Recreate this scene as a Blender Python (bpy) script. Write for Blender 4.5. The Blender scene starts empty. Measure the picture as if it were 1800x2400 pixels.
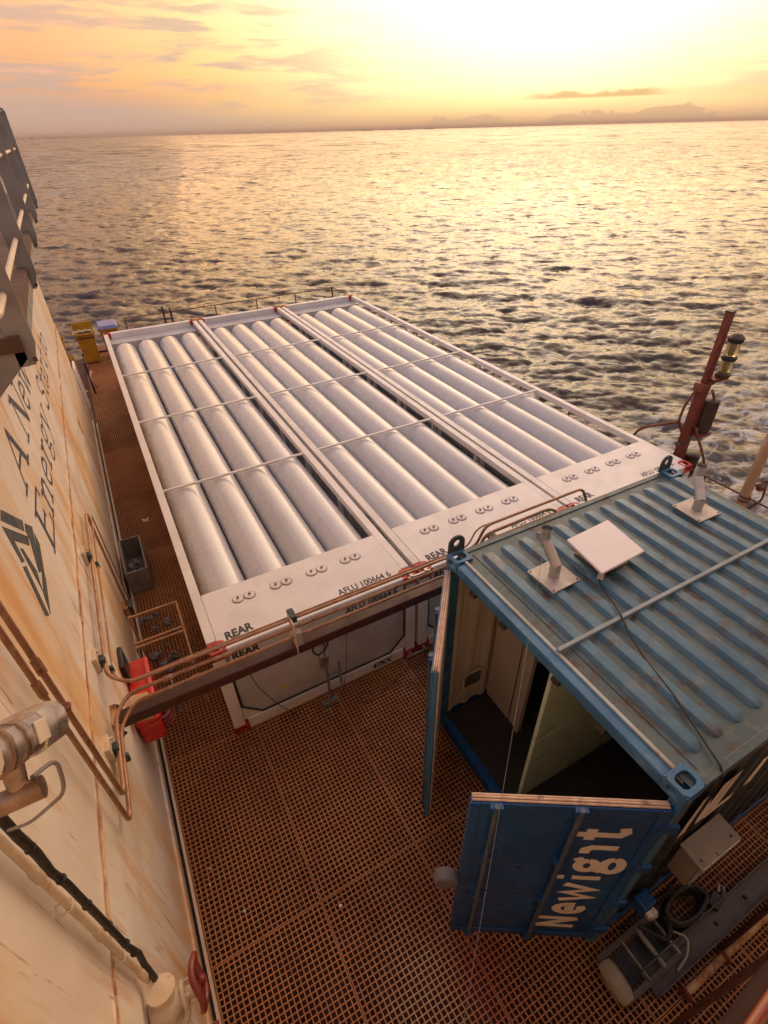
import bpy, math, random
import numpy as np
from mathutils import Vector, Matrix

random.seed(7)
rng = np.random.default_rng(11)
sc = bpy.context.scene
COL = sc.collection
R = math.radians

# ------------------------------------------------------------------ camera
cam = bpy.data.cameras.new('camera')
cam.sensor_fit = 'HORIZONTAL'; cam.sensor_width = 36.0; cam.lens = 24.393
cam.clip_start = 0.05; cam.clip_end = 120000
camo = bpy.data.objects.new('camera', cam); COL.objects.link(camo)
_r = Vector((0.87969788, -0.47507892, -0.02077638)); _d = Vector((-0.29616598, -0.51317762, -0.80556467)); _f = Vector((0.37204482, 0.71480679, -0.59214348))
camo.matrix_world = Matrix(((_r.x, -_d.x, -_f.x, 0.0266), (_r.y, -_d.y, -_f.y, -3.8362), (_r.z, -_d.z, -_f.z, 5.6846), (0, 0, 0, 1)))
sc.camera = camo

# ------------------------------------------------------------------ render settings
sc.render.engine = 'CYCLES'
sc.cycles.use_denoising = True; sc.cycles.use_adaptive_sampling = True; sc.cycles.adaptive_threshold = .02
sc.cycles.max_bounces = 6; sc.cycles.diffuse_bounces = 3; sc.cycles.glossy_bounces = 3
sc.cycles.transmission_bounces = 4; sc.cycles.volume_bounces = 0; sc.cycles.volume_step_rate = 4; sc.cycles.transparent_max_bounces = 4
sc.cycles.caustics_reflective = False; sc.cycles.caustics_refractive = False
sc.cycles.sample_clamp_indirect = 6
sc.view_settings.view_transform = 'Standard'; sc.view_settings.look = 'None'
sc.view_settings.gamma = 1.0; sc.view_settings.use_curve_mapping = False
sc.view_settings.exposure = 0.3

# ------------------------------------------------------------------ sky and sun
SUN_AZ = R(42.0); SUN_EL = R(17.0)
S = Vector((math.sin(SUN_AZ)*math.cos(SUN_EL), math.cos(SUN_AZ)*math.cos(SUN_EL), math.sin(SUN_EL)))
sun = bpy.data.lights.new('sun', 'SUN'); sun.energy = .9; sun.angle = R(70.0); sun.color = (1.0, 0.52, 0.24)
suno = bpy.data.objects.new('sun', sun); COL.objects.link(suno)
suno.rotation_mode = 'QUATERNION'; suno.rotation_quaternion = S.to_track_quat('Z', 'Y')
suno.location = (40, 50, 12)

class NT:
    """small helper to wire shader nodes"""
    def __init__(s, tree): s.t = tree; s.n = tree.nodes; s.l = tree.links
    def new(s, ty, **k):
        n = s.n.new(ty)
        for a, b in k.items(): setattr(n, a, b)
        return n
    def put(s, sock, v):
        if hasattr(v, 'is_output') or isinstance(v, bpy.types.NodeSocket): s.l.new(v, sock)
        else:
            if sock.type == 'RGBA' and len(v) == 3: v = (*v, 1)
            sock.default_value = v
    def math(s, op, a, b=None, c=None):
        n = s.new('ShaderNodeMath', operation=op)
        s.put(n.inputs[0], a)
        if b is not None: s.put(n.inputs[1], b)
        if c is not None: s.put(n.inputs[2], c)
        return n.outputs[0]
    def vmath(s, op, a, b=None, scale=None):
        n = s.new('ShaderNodeVectorMath', operation=op)
        s.put(n.inputs[0], a)
        if b is not None: s.put(n.inputs[1], b)
        if scale is not None: s.put(n.inputs['Scale'], scale)
        return n.outputs['Value'] if op in ('DOT_PRODUCT', 'LENGTH') else n.outputs[0]
    def step(s, v, lo, hi, a=0.0, b=1.0, smooth=True):
        n = s.new('ShaderNodeMapRange', interpolation_type='SMOOTHSTEP' if smooth else 'LINEAR')
        s.put(n.inputs['Value'], v); n.inputs['From Min'].default_value = lo; n.inputs['From Max'].default_value = hi
        n.inputs['To Min'].default_value = a; n.inputs['To Max'].default_value = b
        return n.outputs[0]
    def mix(s, f, a, b, mode='MIX'):
        n = s.new('ShaderNodeMix', data_type='RGBA', blend_type=mode)
        s.put(n.inputs[0], f); s.put(n.inputs[6], a); s.put(n.inputs[7], b)
        return n.outputs[2]
    def noise(s, vec, scale, detail=4, rough=0.55, dist=0.0, color=False):
        n = s.new('ShaderNodeTexNoise'); s.put(n.inputs['Vector'], vec)
        n.inputs['Scale'].default_value = scale; n.inputs['Detail'].default_value = detail
        n.inputs['Roughness'].default_value = rough; n.inputs['Distortion'].default_value = dist
        return n.outputs['Color' if color else 'Fac']
    def comb(s, x, y, z):
        n = s.new('ShaderNodeCombineXYZ')
        for i, v in enumerate((x, y, z)): s.put(n.inputs[i], v)
        return n.outputs[0]
    def ramp(s, f, stops):
        n = s.new('ShaderNodeValToRGB'); s.put(n.inputs[0], f)
        e = n.color_ramp.elements
        while len(e) < len(stops): e.new(0.5)
        for i, (p, c) in enumerate(stops): e[i].position = p; e[i].color = (*c, 1)
        return n.outputs[0]

w = bpy.data.worlds.new('World'); sc.world = w; w.use_nodes = True
T = NT(w.node_tree); T.n.clear()
gen = T.new('ShaderNodeTexCoord').outputs['Generated']
dirn = T.vmath('NORMALIZE', gen)
sep = T.new('ShaderNodeSeparateXYZ'); T.put(sep.inputs[0], dirn)
dx, dy, dz = sep.outputs
el = T.math('MULTIPLY', T.math('ARCSINE', dz), 57.2958)             # degrees above the horizon
az = T.math('MULTIPLY', T.math('ARCTAN2', dx, dy), 57.2958)         # degrees from +Y towards +X
ang = T.math('MULTIPLY', T.math('ARCCOSINE', T.vmath('DOT_PRODUCT', dirn, tuple(S))), 57.2958)
sky = T.new('ShaderNodeTexSky'); sky.sky_type = 'NISHITA'; sky.sun_disc = False
sky.sun_elevation = SUN_EL; sky.sun_rotation = SUN_AZ; sky.dust_density = 4.0; sky.air_density = 1.2; sky.ozone_density = 1.0
# evening light: brightness falls off round the sun, reddened by the thick air near the horizon
rad = T.ramp(T.math('DIVIDE', ang, 180.0), [(0.0, (.80, .80, .80)), (.03, (.75, .75, .75)), (.06, (.66, .66, .66)), (.09, (.52, .52, .52)), (.14, (.385, .385, .385)), (.185, (.325, .325, .325)), (.235, (.28, .28, .28)), (.35, (.235, .235, .235)), (.6, (.185, .185, .185)), (1.0, (.15, .15, .15))])
rad = T.mix(1.0, rad, (3.0, 3.0, 3.0), 'MULTIPLY')
ext = T.ramp(T.math('DIVIDE', T.math('MAXIMUM', el, 0.0), 90.0), [(0.0, (.74, .49, .34)), (.02, (.78, .49, .31)), (.045, (.92, .66, .39)), (.085, (.97, .78, .52)), (.16, (1.0, .77, .55)), (.42, (.94, .86, .86)), (1.0, (.80, .88, 1.08))])
tint = T.ramp(T.math('DIVIDE', ang, 180.0), [(0.0, (1, 1, 1)), (.11, (1.0, 1.0, .85)), (.17, (1.0, .84, .54)), (.23, (1.06, .69, .50)), (.40, (.92, .86, .93)), (.7, (.80, .86, 1.06))])
colr = T.mix(1.0, T.mix(1.0, rad, ext, 'MULTIPLY'), tint, 'MULTIPLY')
# streaky evening cloud
cv = T.comb(T.math('MULTIPLY', az, .075), T.math('MULTIPLY', el, .62), 3.7)
cn = T.noise(cv, 1.5, 6, .6, .35)
cm = T.math('MULTIPLY', T.step(cn, .45, .60), T.math('MULTIPLY', T.step(el, .6, 2.0), T.step(el, 5.5, 14, 1.0, 0.15)))
cm = T.math('MULTIPLY', cm, T.step(ang, 14, 28))
colr = T.mix(T.math('MULTIPLY', cm, .8), colr, (.50, .345, .28))
pk = T.math('MULTIPLY', T.step(T.noise(cv, 2.3, 5, .6, .2), .52, .72), T.math('MULTIPLY', T.step(el, 1.0, 2.5), T.step(ang, 18, 32)))
colr = T.mix(T.math('MULTIPLY', pk, .6), colr, (.88, .42, .25))
# bank of haze low over the horizon
hz = T.step(T.math('ADD', el, T.math('MULTIPLY', T.math('SUBTRACT', T.noise(T.comb(T.math('MULTIPLY', az, .05), T.math('MULTIPLY', el, .8), 9.1), 1.0, 4), T.step(ang, 24, 46, 0.0, 1.5)), 1.2)), .7, 3.4, 1.0, 0.0)
hcol = T.mix(T.step(ang, 17, 38), T.mix(T.step(el, .4, 2.2), (.72, .44, .21), (1.0, .80, .22)), (.50, .345, .275))
colr = T.mix(T.math('MULTIPLY', hz, .88), colr, hcol)
# far cumulus tops and a thin dark cloud bar near the sun
def bank(a0, a1, e0, h, seed, col, amt, c):
    lump = T.noise(T.comb(T.math('MULTIPLY', az, .30), T.math('ADD', T.math('MULTIPLY', el, .5), seed), 0.0), 1.3, 6, .5)
    win = T.math('MULTIPLY', T.step(az, a0, a0+1.2), T.step(az, a1-1.2, a1, 1.0, 0.0))
    top = T.math('MULTIPLY', T.math('MULTIPLY', T.step(lump, .28, .68, 0.2, 1.0), win), h)
    m = T.step(T.math('SUBTRACT', T.math('ADD', top, e0), el), -.03, .10)
    return T.mix(T.math('MULTIPLY', T.math('MULTIPLY', m, win), amt), c, col)
colr = bank(31.0, 39.5, .1, .85, 3.3, (.60, .39, .24), .75, colr)
colr = bank(41.8, 56.0, .1, 1.25, 7.9, (.58, .37, .225), .8, colr)
bl = T.noise(T.comb(T.math('MULTIPLY', az, .5), T.math('MULTIPLY', el, 1.2), 5.0), 1.5, 5, .6)
bw = T.math('MULTIPLY', T.math('MULTIPLY', T.step(az, 39.5, 42.5), T.step(az, 49.5, 52.5, 1.0, 0.0)), T.math('MULTIPLY', T.step(el, 1.70, 1.86), T.step(T.math('SUBTRACT', el, T.math('MULTIPLY', bl, .9)), 1.52, 1.85, 1.0, 0.0)))
colr = T.mix(T.math('MULTIPLY', bw, .96), colr, (.55, .36, .16))
# below the horizon: the same haze
colr = T.mix(T.step(el, -.6, -.05, 1.0, 0.0), colr, (.36, .25, .18))
# the Background runs at 0.1, so the sheet of evening light is scaled up by ten
SKY = 10.0
ev = T.mix(1.0, colr, (SKY, SKY, SKY), 'MULTIPLY')
tot = T.mix(1.0, ev, T.mix(1.0, sky.outputs[0], (.06, .06, .06), 'MULTIPLY'), 'ADD')
bg = T.new('ShaderNodeBackground'); T.put(bg.inputs[0], tot); bg.inputs[1].default_value = 0.1
out = T.new('ShaderNodeOutputWorld'); T.l.new(bg.outputs[0], out.inputs[0])

# ------------------------------------------------------------------ materials
MATS = {}
def M(name, c1, c2=None, sc_=3.0, st=(1, 1, 1), rough=.5, rvar=.12, metal=0.0, bump=0.0, bsc=40.0, over=(), coat=0.0, spec=None, lo=.35, hi=.65, local=False, ovar=.05):
    if name in MATS: return MATS[name]
    m = bpy.data.materials.new(name); m.use_nodes = True; MATS[name] = m
    t = NT(m.node_tree); t.n.clear()
    bs = t.new('ShaderNodeBsdfPrincipled'); o = t.new('ShaderNodeOutputMaterial'); t.l.new(bs.outputs[0], o.inputs[0])
    pos = t.new('ShaderNodeTexCoord').outputs['Object'] if local else t.new('ShaderNodeNewGeometry').outputs['Position']
    def vec(s_): return t.vmath('MULTIPLY', pos, s_)
    c = (*c1, 1)
    if c2 is not None:
        c = t.mix(t.step(t.noise(vec(st), sc_, 5), lo, hi), c1, c2)
    for (oc, os_, ost, olo, ohi, amt) in over:
        c = t.mix(t.math('MULTIPLY', t.step(t.noise(vec(ost), os_, 6, .62, .3), olo, ohi), amt), c, oc)
    if ovar:
        oi = t.new('ShaderNodeObjectInfo'); k = t.step(oi.outputs['Random'], 0, 1, 1-ovar, 1+ovar, False)
        c = t.mix(1.0, c, t.comb(k, k, k), 'MULTIPLY')
    t.put(bs.inputs['Base Color'], c)
    r = t.step(t.noise(vec((1, 1, 1)), sc_*2.3+1, 4), .3, .7, max(rough-rvar, .02), min(rough+rvar, 1))
    t.put(bs.inputs['Roughness'], r)
    bs.inputs['Metallic'].default_value = metal
    if coat: bs.inputs['Coat Weight'].default_value = coat; bs.inputs['Coat Roughness'].default_value = .12
    if spec is not None: bs.inputs['Specular IOR Level'].default_value = spec
    if bump:
        b = t.new('ShaderNodeBump'); b.inputs['Strength'].default_value = bump; b.inputs['Distance'].default_value = .01
        t.put(b.inputs['Height'], t.noise(vec((1, 1, 1)), bsc, 5, .6)); t.put(bs.inputs['Normal'], b.outputs[0])
    return m

RUST = (.16, .055, .02)
m_tube = M('tube_paint', (.56, .555, .565), (.53, .525, .54), 1.3, rough=.26, rvar=.05, coat=.5, ovar=.07, over=[((.50, .43, .38), 2.2, (1, .25, 1), .62, .80, .09), ((.32, .26, .22), 9, (1, 1, 1), .70, .78, .5)])
m_white = M('frame_white_paint', (.76, .72, .70), (.68, .64, .61), 2.0, rough=.42, bump=.08, bsc=60, over=[((.50, .42, .36), 3.2, (1, 1, 1), .58, .78, .4), ((.30, .18, .12), 14, (1, 1, 1), .70, .78, .6)])
m_inner = M('frame_panel_grey', (.52, .50, .50), (.42, .40, .40), 2.0, rough=.5, over=[((.28, .22, .18), 3, (1, 1, .5), .55, .75, .5)])
m_red = M('casting_red', (.50, .045, .03), (.36, .03, .022), 9, rough=.45, over=[((.55, .22, .18), 16, (1, 1, 1), .60, .72, .4)])
m_black = M('black_rubber', (.012, .012, .013), (.03, .028, .026), 8, rough=.55)
m_ink = M('lettering_black', (.03, .028, .03), (.06, .05, .05), 30, rough=.6)
m_navyink = M('lettering_navy', (.035, .04, .075), (.06, .06, .09), 9, rough=.55, over=[((.40, .32, .25), 14, (1, 1, 1), .66, .76, .5)])
m_logo = M('logo_slate', (.045, .055, .06), (.065, .07, .072), 6, rough=.55)
m_grate = M('grating_rust', (.49, .215, .080), (.38, .15, .054), 1.1, rough=.6, ovar=.16, over=[((.34, .125, .055), 2.6, (1, 1, 1), .52, .70, .6), ((.52, .38, .26), 1.3, (1, 1, 1), .60, .72, .6), ((.20, .075, .04), 7, (1, 1, 1), .60, .72, .5)])
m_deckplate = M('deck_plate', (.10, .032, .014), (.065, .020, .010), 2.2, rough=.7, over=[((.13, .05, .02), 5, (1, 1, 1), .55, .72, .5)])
m_hull = M('hull_paint', (.06, .03, .025), (.09, .04, .03), 1.0, rough=.6)
m_wall = M('bulkhead_paint', (.82, .76, .69), (.78, .68, .55), .9, (1, 1, .45), rough=.42, bump=.05, bsc=3, ovar=0, over=[((.76, .44, .15), 1.5, (1, 1, .20), .45, .63, .74), ((.66, .31, .08), 3.4, (1, 1, .12), .54, .68, .6), ((.54, .46, .43), 2.0, (1, 1, .3), .54, .72, .45), ((.36, .15, .045), 11, (1, 1, .07), .62, .70, .65), ((.30, .12, .04), 26, (1, 1, .045), .66, .70, .7)])  # rust streaks, with the orange strengthened to put sunset glow into the paint
m_weld = M('rusty_weld', (.42, .19, .07), (.62, .40, .20), 5, rough=.7, over=[(RUST, 6, (1, 1, 1), .50, .62, .8)])
m_grey = M('stanchion_grey', (.27, .26, .245), (.20, .19, .18), 3, rough=.5, over=[((.38, .33, .27), 9, (1, 1, .4), .62, .75, .4)])
m_cream = M('cream_paint', (.70, .58, .44), (.60, .47, .34), 6, rough=.45, over=[((.48, .22, .08), 9, (1, 1, 1), .62, .74, .5)])
m_walk = M('walkway_deck', (.09, .045, .028), (.13, .06, .035), 3, rough=.7)
m_pipe = M('copper_pipe', (.38, .20, .115), (.28, .14, .08), 7, rough=.46, metal=.3, over=[((.52, .38, .26), 10, (1, 1, 1), .54, .70, .6), ((.14, .06, .035), 14, (1, 1, 1), .58, .68, .7)])
m_beam = M('beam_redbrown', (.075, .024, .016), (.055, .018, .013), 3, rough=.55, over=[((.20, .08, .04), 12, (1, 1, 1), .62, .74, .5)])
m_clamp = M('clamp_green', (.045, .075, .06), (.03, .045, .04), 12, rough=.5)
m_blue = M('container_blue', (.055, .19, .34), (.04, .14, .27), 2.4, rough=.42, bump=.06, bsc=50, over=[((.24, .36, .44), 4, (1, 1, 1), .55, .75, .5), ((.22, .15, .09), 6, (1, 1, 1), .66, .76, .6)])
m_bluetop = M('container_roof_weathered', (.085, .13, .135), (.055, .095, .11), 2.6, rough=.46, bump=.06, bsc=60, over=[((.085, .15, .21), 3.1, (1, 1, 1), .52, .68, .7), ((.19, .185, .14), 7, (1, 1, 1), .52, .70, .5), ((.070, .040, .026), 4.5, (1, 1, 1), .52, .66, .85)])
m_rib = M('container_rib_blue', (.085, .185, .26), (.055, .145, .22), 4, rough=.48, over=[((.18, .22, .25), 5, (1, 1, 1), .50, .70, .6), ((.11, .085, .06), 6, (1, 1, 1), .54, .66, .7), ((.20, .26, .28), 22, (1, 1, 1), .60, .70, .5)])
m_navy = M('door_navy', (.012, .095, .29), (.010, .07, .23), 2.0, rough=.38, over=[((.03, .06, .10), 5, (1, 1, 1), .60, .76, .4)])
m_tan = M('lining_tan', (.74, .64, .52), (.66, .56, .45), 2.0, rough=.55)
m_darkfloor = M('container_floor', (.035, .028, .022), (.05, .04, .03), 4, rough=.6)
m_green = M('pale_green_panel', (.74, .85, .62), (.68, .80, .55), 1.5, rough=.35, over=[((.66, .74, .58), 2, (1, 1, 1), .6, .8, .4)])
m_gasket = M('door_gasket', (.70, .52, .38), (.55, .36, .24), 9, rough=.6, over=[((.16, .08, .05), 12, (1, 1, 1), .58, .68, .6)])
m_lettercream = M('lettering_cream', (.92, .85, .78), (.88, .78, .68), 5, rough=.5, over=[((.05, .07, .12), 26, (1, 1, 1), .70, .76, .6)])
m_galv = M('galvanised', (.55, .53, .51), (.46, .44, .43), 7, rough=.38, metal=.55, over=[((.35, .30, .26), 12, (1, 1, 1), .60, .74, .4)])
m_galvp = M('vent_plate', (.50, .46, .42), (.42, .38, .35), 7, rough=.5, metal=.2, over=[((.30, .24, .20), 14, (1, 1, 1), .62, .74, .5)])
m_dish = M('dish_white', (.82, .78, .77), (.79, .75, .74), 2, rough=.35)
m_dishframe = M('dish_frame', (.62, .52, .46), (.5, .42, .38), 5, rough=.5)
m_cable = M('cable_black', (.02, .019, .018), (.035, .03, .028), 12, rough=.5)
m_cablegrey = M('cable_grey', (.22, .20, .20), (.28, .25, .24), 12, rough=.5)
m_jbox = M('box_beige', (.33, .27, .21), (.27, .22, .17), 4, rough=.45, over=[((.30, .19, .12), 8, (1, 1, 1), .62, .74, .5)])
m_box_lid = M('box_lid_steel', (.42, .42, .44), (.36, .36, .38), 4, rough=.4, metal=.3)
m_firebox = M('hose_box_red', (.74, .028, .02), (.60, .022, .016), 3, rough=.30, coat=.3, over=[((.70, .10, .06), 6, (1, 1, 1), .60, .75, .4)])
m_mast = M('mast_oxide', (.21, .045, .028), (.15, .032, .022), 5, rough=.5, over=[((.30, .12, .05), 8, (1, 1, .4), .56, .7, .5)])
m_dark = M('dark_fitting', (.045, .03, .025), (.07, .045, .035), 8, rough=.5)
m_pole = M('pole_stained', (.60, .44, .30), (.50, .33, .20), 3, (1, 1, .3), rough=.55, over=[((.30, .12, .05), 7, (1, 1, .5), .60, .70, .7)])
m_rail = M('rail_brown', (.20, .10, .07), (.14, .07, .05), 6, rough=.5)
m_yellow = M('bin_yellow', (.48, .25, .02), (.38, .19, .015), 3, rough=.4)
m_bluelid = M('bin_lid_blue', (.20, .23, .42), (.15, .18, .36), 3, rough=.35)
m_binlid = M('bin_lid_dark', (.05, .035, .012), (.08, .05, .015), 3, rough=.5)
m_crate = M('crate_grey', (.24, .21, .18), (.17, .14, .12), 6, rough=.65, over=[((.34, .16, .07), 9, (1, 1, 1), .6, .72, .5)])
m_scrap = M('scrap_grey', (.22, .21, .20), (.12, .11, .11), 9, rough=.65)
m_rack = M('rack_tan', (.46, .25, .12), (.36, .18, .085), 6, rough=.5)
m_valve = M('valve_cream', (.66, .55, .41), (.56, .44, .31), 7, rough=.45, over=[((.55, .26, .10), 9, (1, 1, 1), .60, .70, .6)])
m_handwheel = M('handwheel_red', (.22, .032, .026), (.16, .024, .02), 8, rough=.45)
m_lamp = M('housing_aluminium', (.70, .64, .57), (.58, .49, .41), 4, rough=.26, metal=.85, over=[((.28, .16, .10), 10, (1, 1, 1), .58, .70, .5)])
m_lampdark = M('bracket_bronze', (.40, .29, .21), (.24, .15, .10), 9, rough=.32, metal=.75, over=[((.10, .055, .035), 16, (1, 1, 1), .55, .66, .7)])
m_board = M('plywood', (.55, .36, .19), (.46, .29, .14), 5, rough=.6)
m_float = M('float_cream', (.34, .30, .2), (.25, .21, .14), 4, rough=.5)
m_paper = M('paper_scrap', (.74, .68, .62), (.62, .55, .48), 30, rough=.8)
m_channel = M('channel_grey', (.105, .085, .075), (.07, .055, .048), 3, rough=.5, over=[((.24, .11, .05), 6, (1, 1, 1), .6, .74, .5)])
m_orange = M('coaming_oxide', (.34, .10, .045), (.26, .07, .035), 4, rough=.4, coat=.2)
m_pinkrope = M('hose_pink', (.66, .36, .32), (.56, .28, .25), 9, rough=.6)
m_land = M('far_land', (.16, .13, .115), (.20, .16, .13), .002, rough=.9)
m_tower = M('far_tower', (.60, .50, .44), (.48, .40, .35), .01, rough=.8)
m_shiphull = M('far_ship_hull', (.10, .07, .06), (.13, .09, .07), .02, rough=.7)
m_shiphouse = M('far_ship_house', (.55, .50, .46), (.48, .43, .40), .02, rough=.6)

def glass_mat():
    m = bpy.data.materials.new('lens_glass'); m.use_nodes = True
    b = m.node_tree.nodes['Principled BSDF']
    b.inputs['Base Color'].default_value = (.95, .80, .42, 1); b.inputs['Roughness'].default_value = .18  # amber tint puts the yellow sky light coming through into the colour
    b.inputs['Transmission Weight'].default_value = .75; b.inputs['IOR'].default_value = 1.3
    return m
m_lens = glass_mat()

# ------------------------------------------------------------------ mesh helpers
class MB:
    def __init__(s): s.v = []; s.f = []
    def add(s, vs, fs):
        o = len(s.v); s.v += [tuple(map(float, p)) for p in vs]; s.f += [tuple(i+o for i in f) for f in fs]; return s
    def box(s, x0, x1, y0, y1, z0, z1):
        return s.add([(x0, y0, z0), (x1, y0, z0), (x1, y1, z0), (x0, y1, z0), (x0, y0, z1), (x1, y0, z1), (x1, y1, z1), (x0, y1, z1)],
                     [(3, 2, 1, 0), (4, 5, 6, 7), (0, 1, 5, 4), (1, 2, 6, 5), (2, 3, 7, 6), (3, 0, 4, 7)])
    def obox(s, c, u, v, w):
        """box centred at c with half-axis vectors u, v, w"""
        c, u, v, w = map(Vector, (c, u, v, w)); p = []
        for k in (-1, 1):
            for (i, j) in ((-1, -1), (1, -1), (1, 1), (-1, 1)): p.append(c+u*i+v*j+w*k)
        return s.add(p, [(3, 2, 1, 0), (4, 5, 6, 7), (0, 1, 5, 4), (1, 2, 6, 5), (2, 3, 7, 6), (3, 0, 4, 7)])
    def bar(s, a, b, wd, ht, up=(0, 0, 1)):
        a, b = Vector(a), Vector(b); d = (b-a); u = Vector(up); x = d.cross(u)
        if x.length < 1e-6: x = d.cross(Vector((1, 0, 0)))
        x.normalize(); y = x.cross(d).normalized()
        return s.obox((a+b)/2, d/2, x*wd/2, y*ht/2)
    def tube(s, path, r, n=10, cap=True, close=False):
        path = [Vector(p) for p in path]; rs = r if isinstance(r, (list, tuple)) else [r]*len(path)
        vs = []; L = len(path); prev = None
        for i, p in enumerate(path):
            if close: d = path[(i+1) % L]-path[i-1]
            else: d = path[min(i+1, L-1)]-path[max(i-1, 0)]
            d.normalize()
            if prev is None:
                u = d.orthogonal().normalized()
            else:
                u = prev-d*prev.dot(d)
                u = u.normalized() if u.length > 1e-6 else d.orthogonal().normalized()
            prev = u; v = d.cross(u)
            for k in range(n):
                a = 2*math.pi*k/n; vs.append(p+(u*math.cos(a)+v*math.sin(a))*rs[i])
        fs = []
        for i in range(L if close else L-1):
            j = (i+1) % L
            for k in range(n):
                k2 = (k+1) % n; fs.append((i*n+k, i*n+k2, j*n+k2, j*n+k))
        if cap and not close:
            fs.append(tuple(range(n))[::-1]); fs.append(tuple((L-1)*n+k for k in range(n)))
        return s.add(vs, fs)
    def prism(s, pts, n, t):
        """polygon pts (3-D, planar) extruded by t along n"""
        n = Vector(n).normalized()*t; N = len(pts); a = [Vector(p) for p in pts]
        return s.add(a+[p+n for p in a], [tuple(range(N))[::-1], tuple(range(N, 2*N))]+[(i, (i+1) % N, N+(i+1) % N, N+i) for i in range(N)])
    def lathe(s, prof, o, ax, n=16):
        """profile of (radius, distance) turned about axis ax through o"""
        o, ax = Vector(o), Vector(ax).normalized(); u = ax.orthogonal().normalized(); v = ax.cross(u); vs = []; fs = []
        for (r, h) in prof:
            for k in range(n):
                a = 2*math.pi*k/n; vs.append(o+ax*h+(u*math.cos(a)+v*math.sin(a))*max(r, 1e-4))
        for i in range(len(prof)-1):
            for k in range(n):
                k2 = (k+1) % n; fs.append((i*n+k, i*n+k2, (i+1)*n+k2, (i+1)*n+k))
        fs.append(tuple(range(n))[::-1]); fs.append(tuple((len(prof)-1)*n+k for k in range(n)))
        return s.add(vs, fs)
    def holed(s, c, u, v, n, hw, hh, iw, ih, t, seg=16, sq=4.0):
        """plate centred at c, half sizes hw x hh in u, v, with a rounded opening iw x ih, thickness t along n"""
        c, u, v, n = map(Vector, (c, u, v, n)); O = []; I = []
        for k in range(seg):
            a = 2*math.pi*(k+.5)/seg; ca, sa = math.cos(a), math.sin(a)
            q = min(hw/max(abs(ca), 1e-6)*1.0, hh/max(abs(sa), 1e-6)) if False else None
            m = max(abs(ca), abs(sa)); O.append((hw*ca/m, hh*sa/m))
            e = (abs(ca)**sq+abs(sa)**sq)**(-1/sq); I.append((iw*ca*e, ih*sa*e))
        vs = []
        for lift in (0, 1):
            for q in (O, I):
                vs += [c+u*a+v*b+n*t*lift for (a, b) in q]
        fs = []; N = seg
        for k in range(N):
            j = (k+1) % N
            fs.append((2*N+k, 2*N+j, 3*N+j, 3*N+k)); fs.append((k, N+k, N+j, j))
            fs.append((k, j, 2*N+j, 2*N+k)); fs.append((N+k, 3*N+k, 3*N+j, N+j))
        return s.add(vs, fs)
    def mesh(s, name, mat, off=(0, 0, 0), smooth=35):
        me = bpy.data.meshes.new(name); o = Vector(off)
        me.from_pydata([(x-o.x, y-o.y, z-o.z) for (x, y, z) in s.v], [], s.f)
        if smooth:
            me.shade_smooth(); me.set_sharp_from_angle(angle=R(smooth))
        me.materials.append(mat); return me

def arc(path, r=.06, n=5):
    """round the corners of a polyline"""
    P = [Vector(p) for p in path]; o = [P[0]]
    for i in range(1, len(P)-1):
        a, b, c = P[i-1], P[i], P[i+1]; d1 = (a-b); d2 = (c-b); q = min(r, d1.length*.45, d2.length*.45)
        p0 = b+d1.normalized()*q; p2 = b+d2.normalized()*q
        for k in range(n+1):
            t = k/n; o.append(p0*(1-t)**2+b*2*t*(1-t)+p2*t*t)
    o.append(P[-1]); return o

def tag(o, label=None, cat=None, group=None, kind=None):
    if label: o['label'] = label
    if cat: o['category'] = cat
    if group: o['group'] = group
    if kind: o['kind'] = kind
    return o
def thing(name, label, cat, loc=(0, 0, 0), group=None):
    o = bpy.data.objects.new(name, None); COL.objects.link(o); o.location = loc; o.empty_display_size = .2
    return tag(o, label, cat, group)
def base(o):
    while o.parent: o = o.parent
    return o.location
def part(mb, name, mat, parent=None, smooth=35, bevel=0, label=None, kind=None):
    me = mb.mesh(name, mat, base(parent) if parent else (0, 0, 0), smooth)
    o = bpy.data.objects.new(name, me); COL.objects.link(o); o.parent = parent
    if bevel:
        b = o.modifiers.new('bevel', 'BEVEL'); b.width = bevel; b.segments = 2; b.limit_method = 'ANGLE'; b.angle_limit = R(40)
    return tag(o, label, None, None, kind)
def solo(mb, name, mat, label, cat, group=None, smooth=35, bevel=0, kind=None, loc=None):
    me = mb.mesh(name, mat, loc or (0, 0, 0), smooth)
    o = bpy.data.objects.new(name, me); COL.objects.link(o)
    if loc: o.location = loc
    if bevel:
        b = o.modifiers.new('bevel', 'BEVEL'); b.width = bevel; b.segments = 2; b.limit_method = 'ANGLE'; b.angle_limit = R(40)
    return tag(o, label, cat, group, kind)
def share(me, name, loc, parent):
    """another object on the same mesh data"""
    o = bpy.data.objects.new(name, me); COL.objects.link(o); o.parent = parent; o.location = loc; return o
def copy_tree(o, parent=None):
    c = o.copy(); COL.objects.link(c); c.parent = parent
    for ch in list(o.children): copy_tree(ch, c)
    return c

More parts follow.
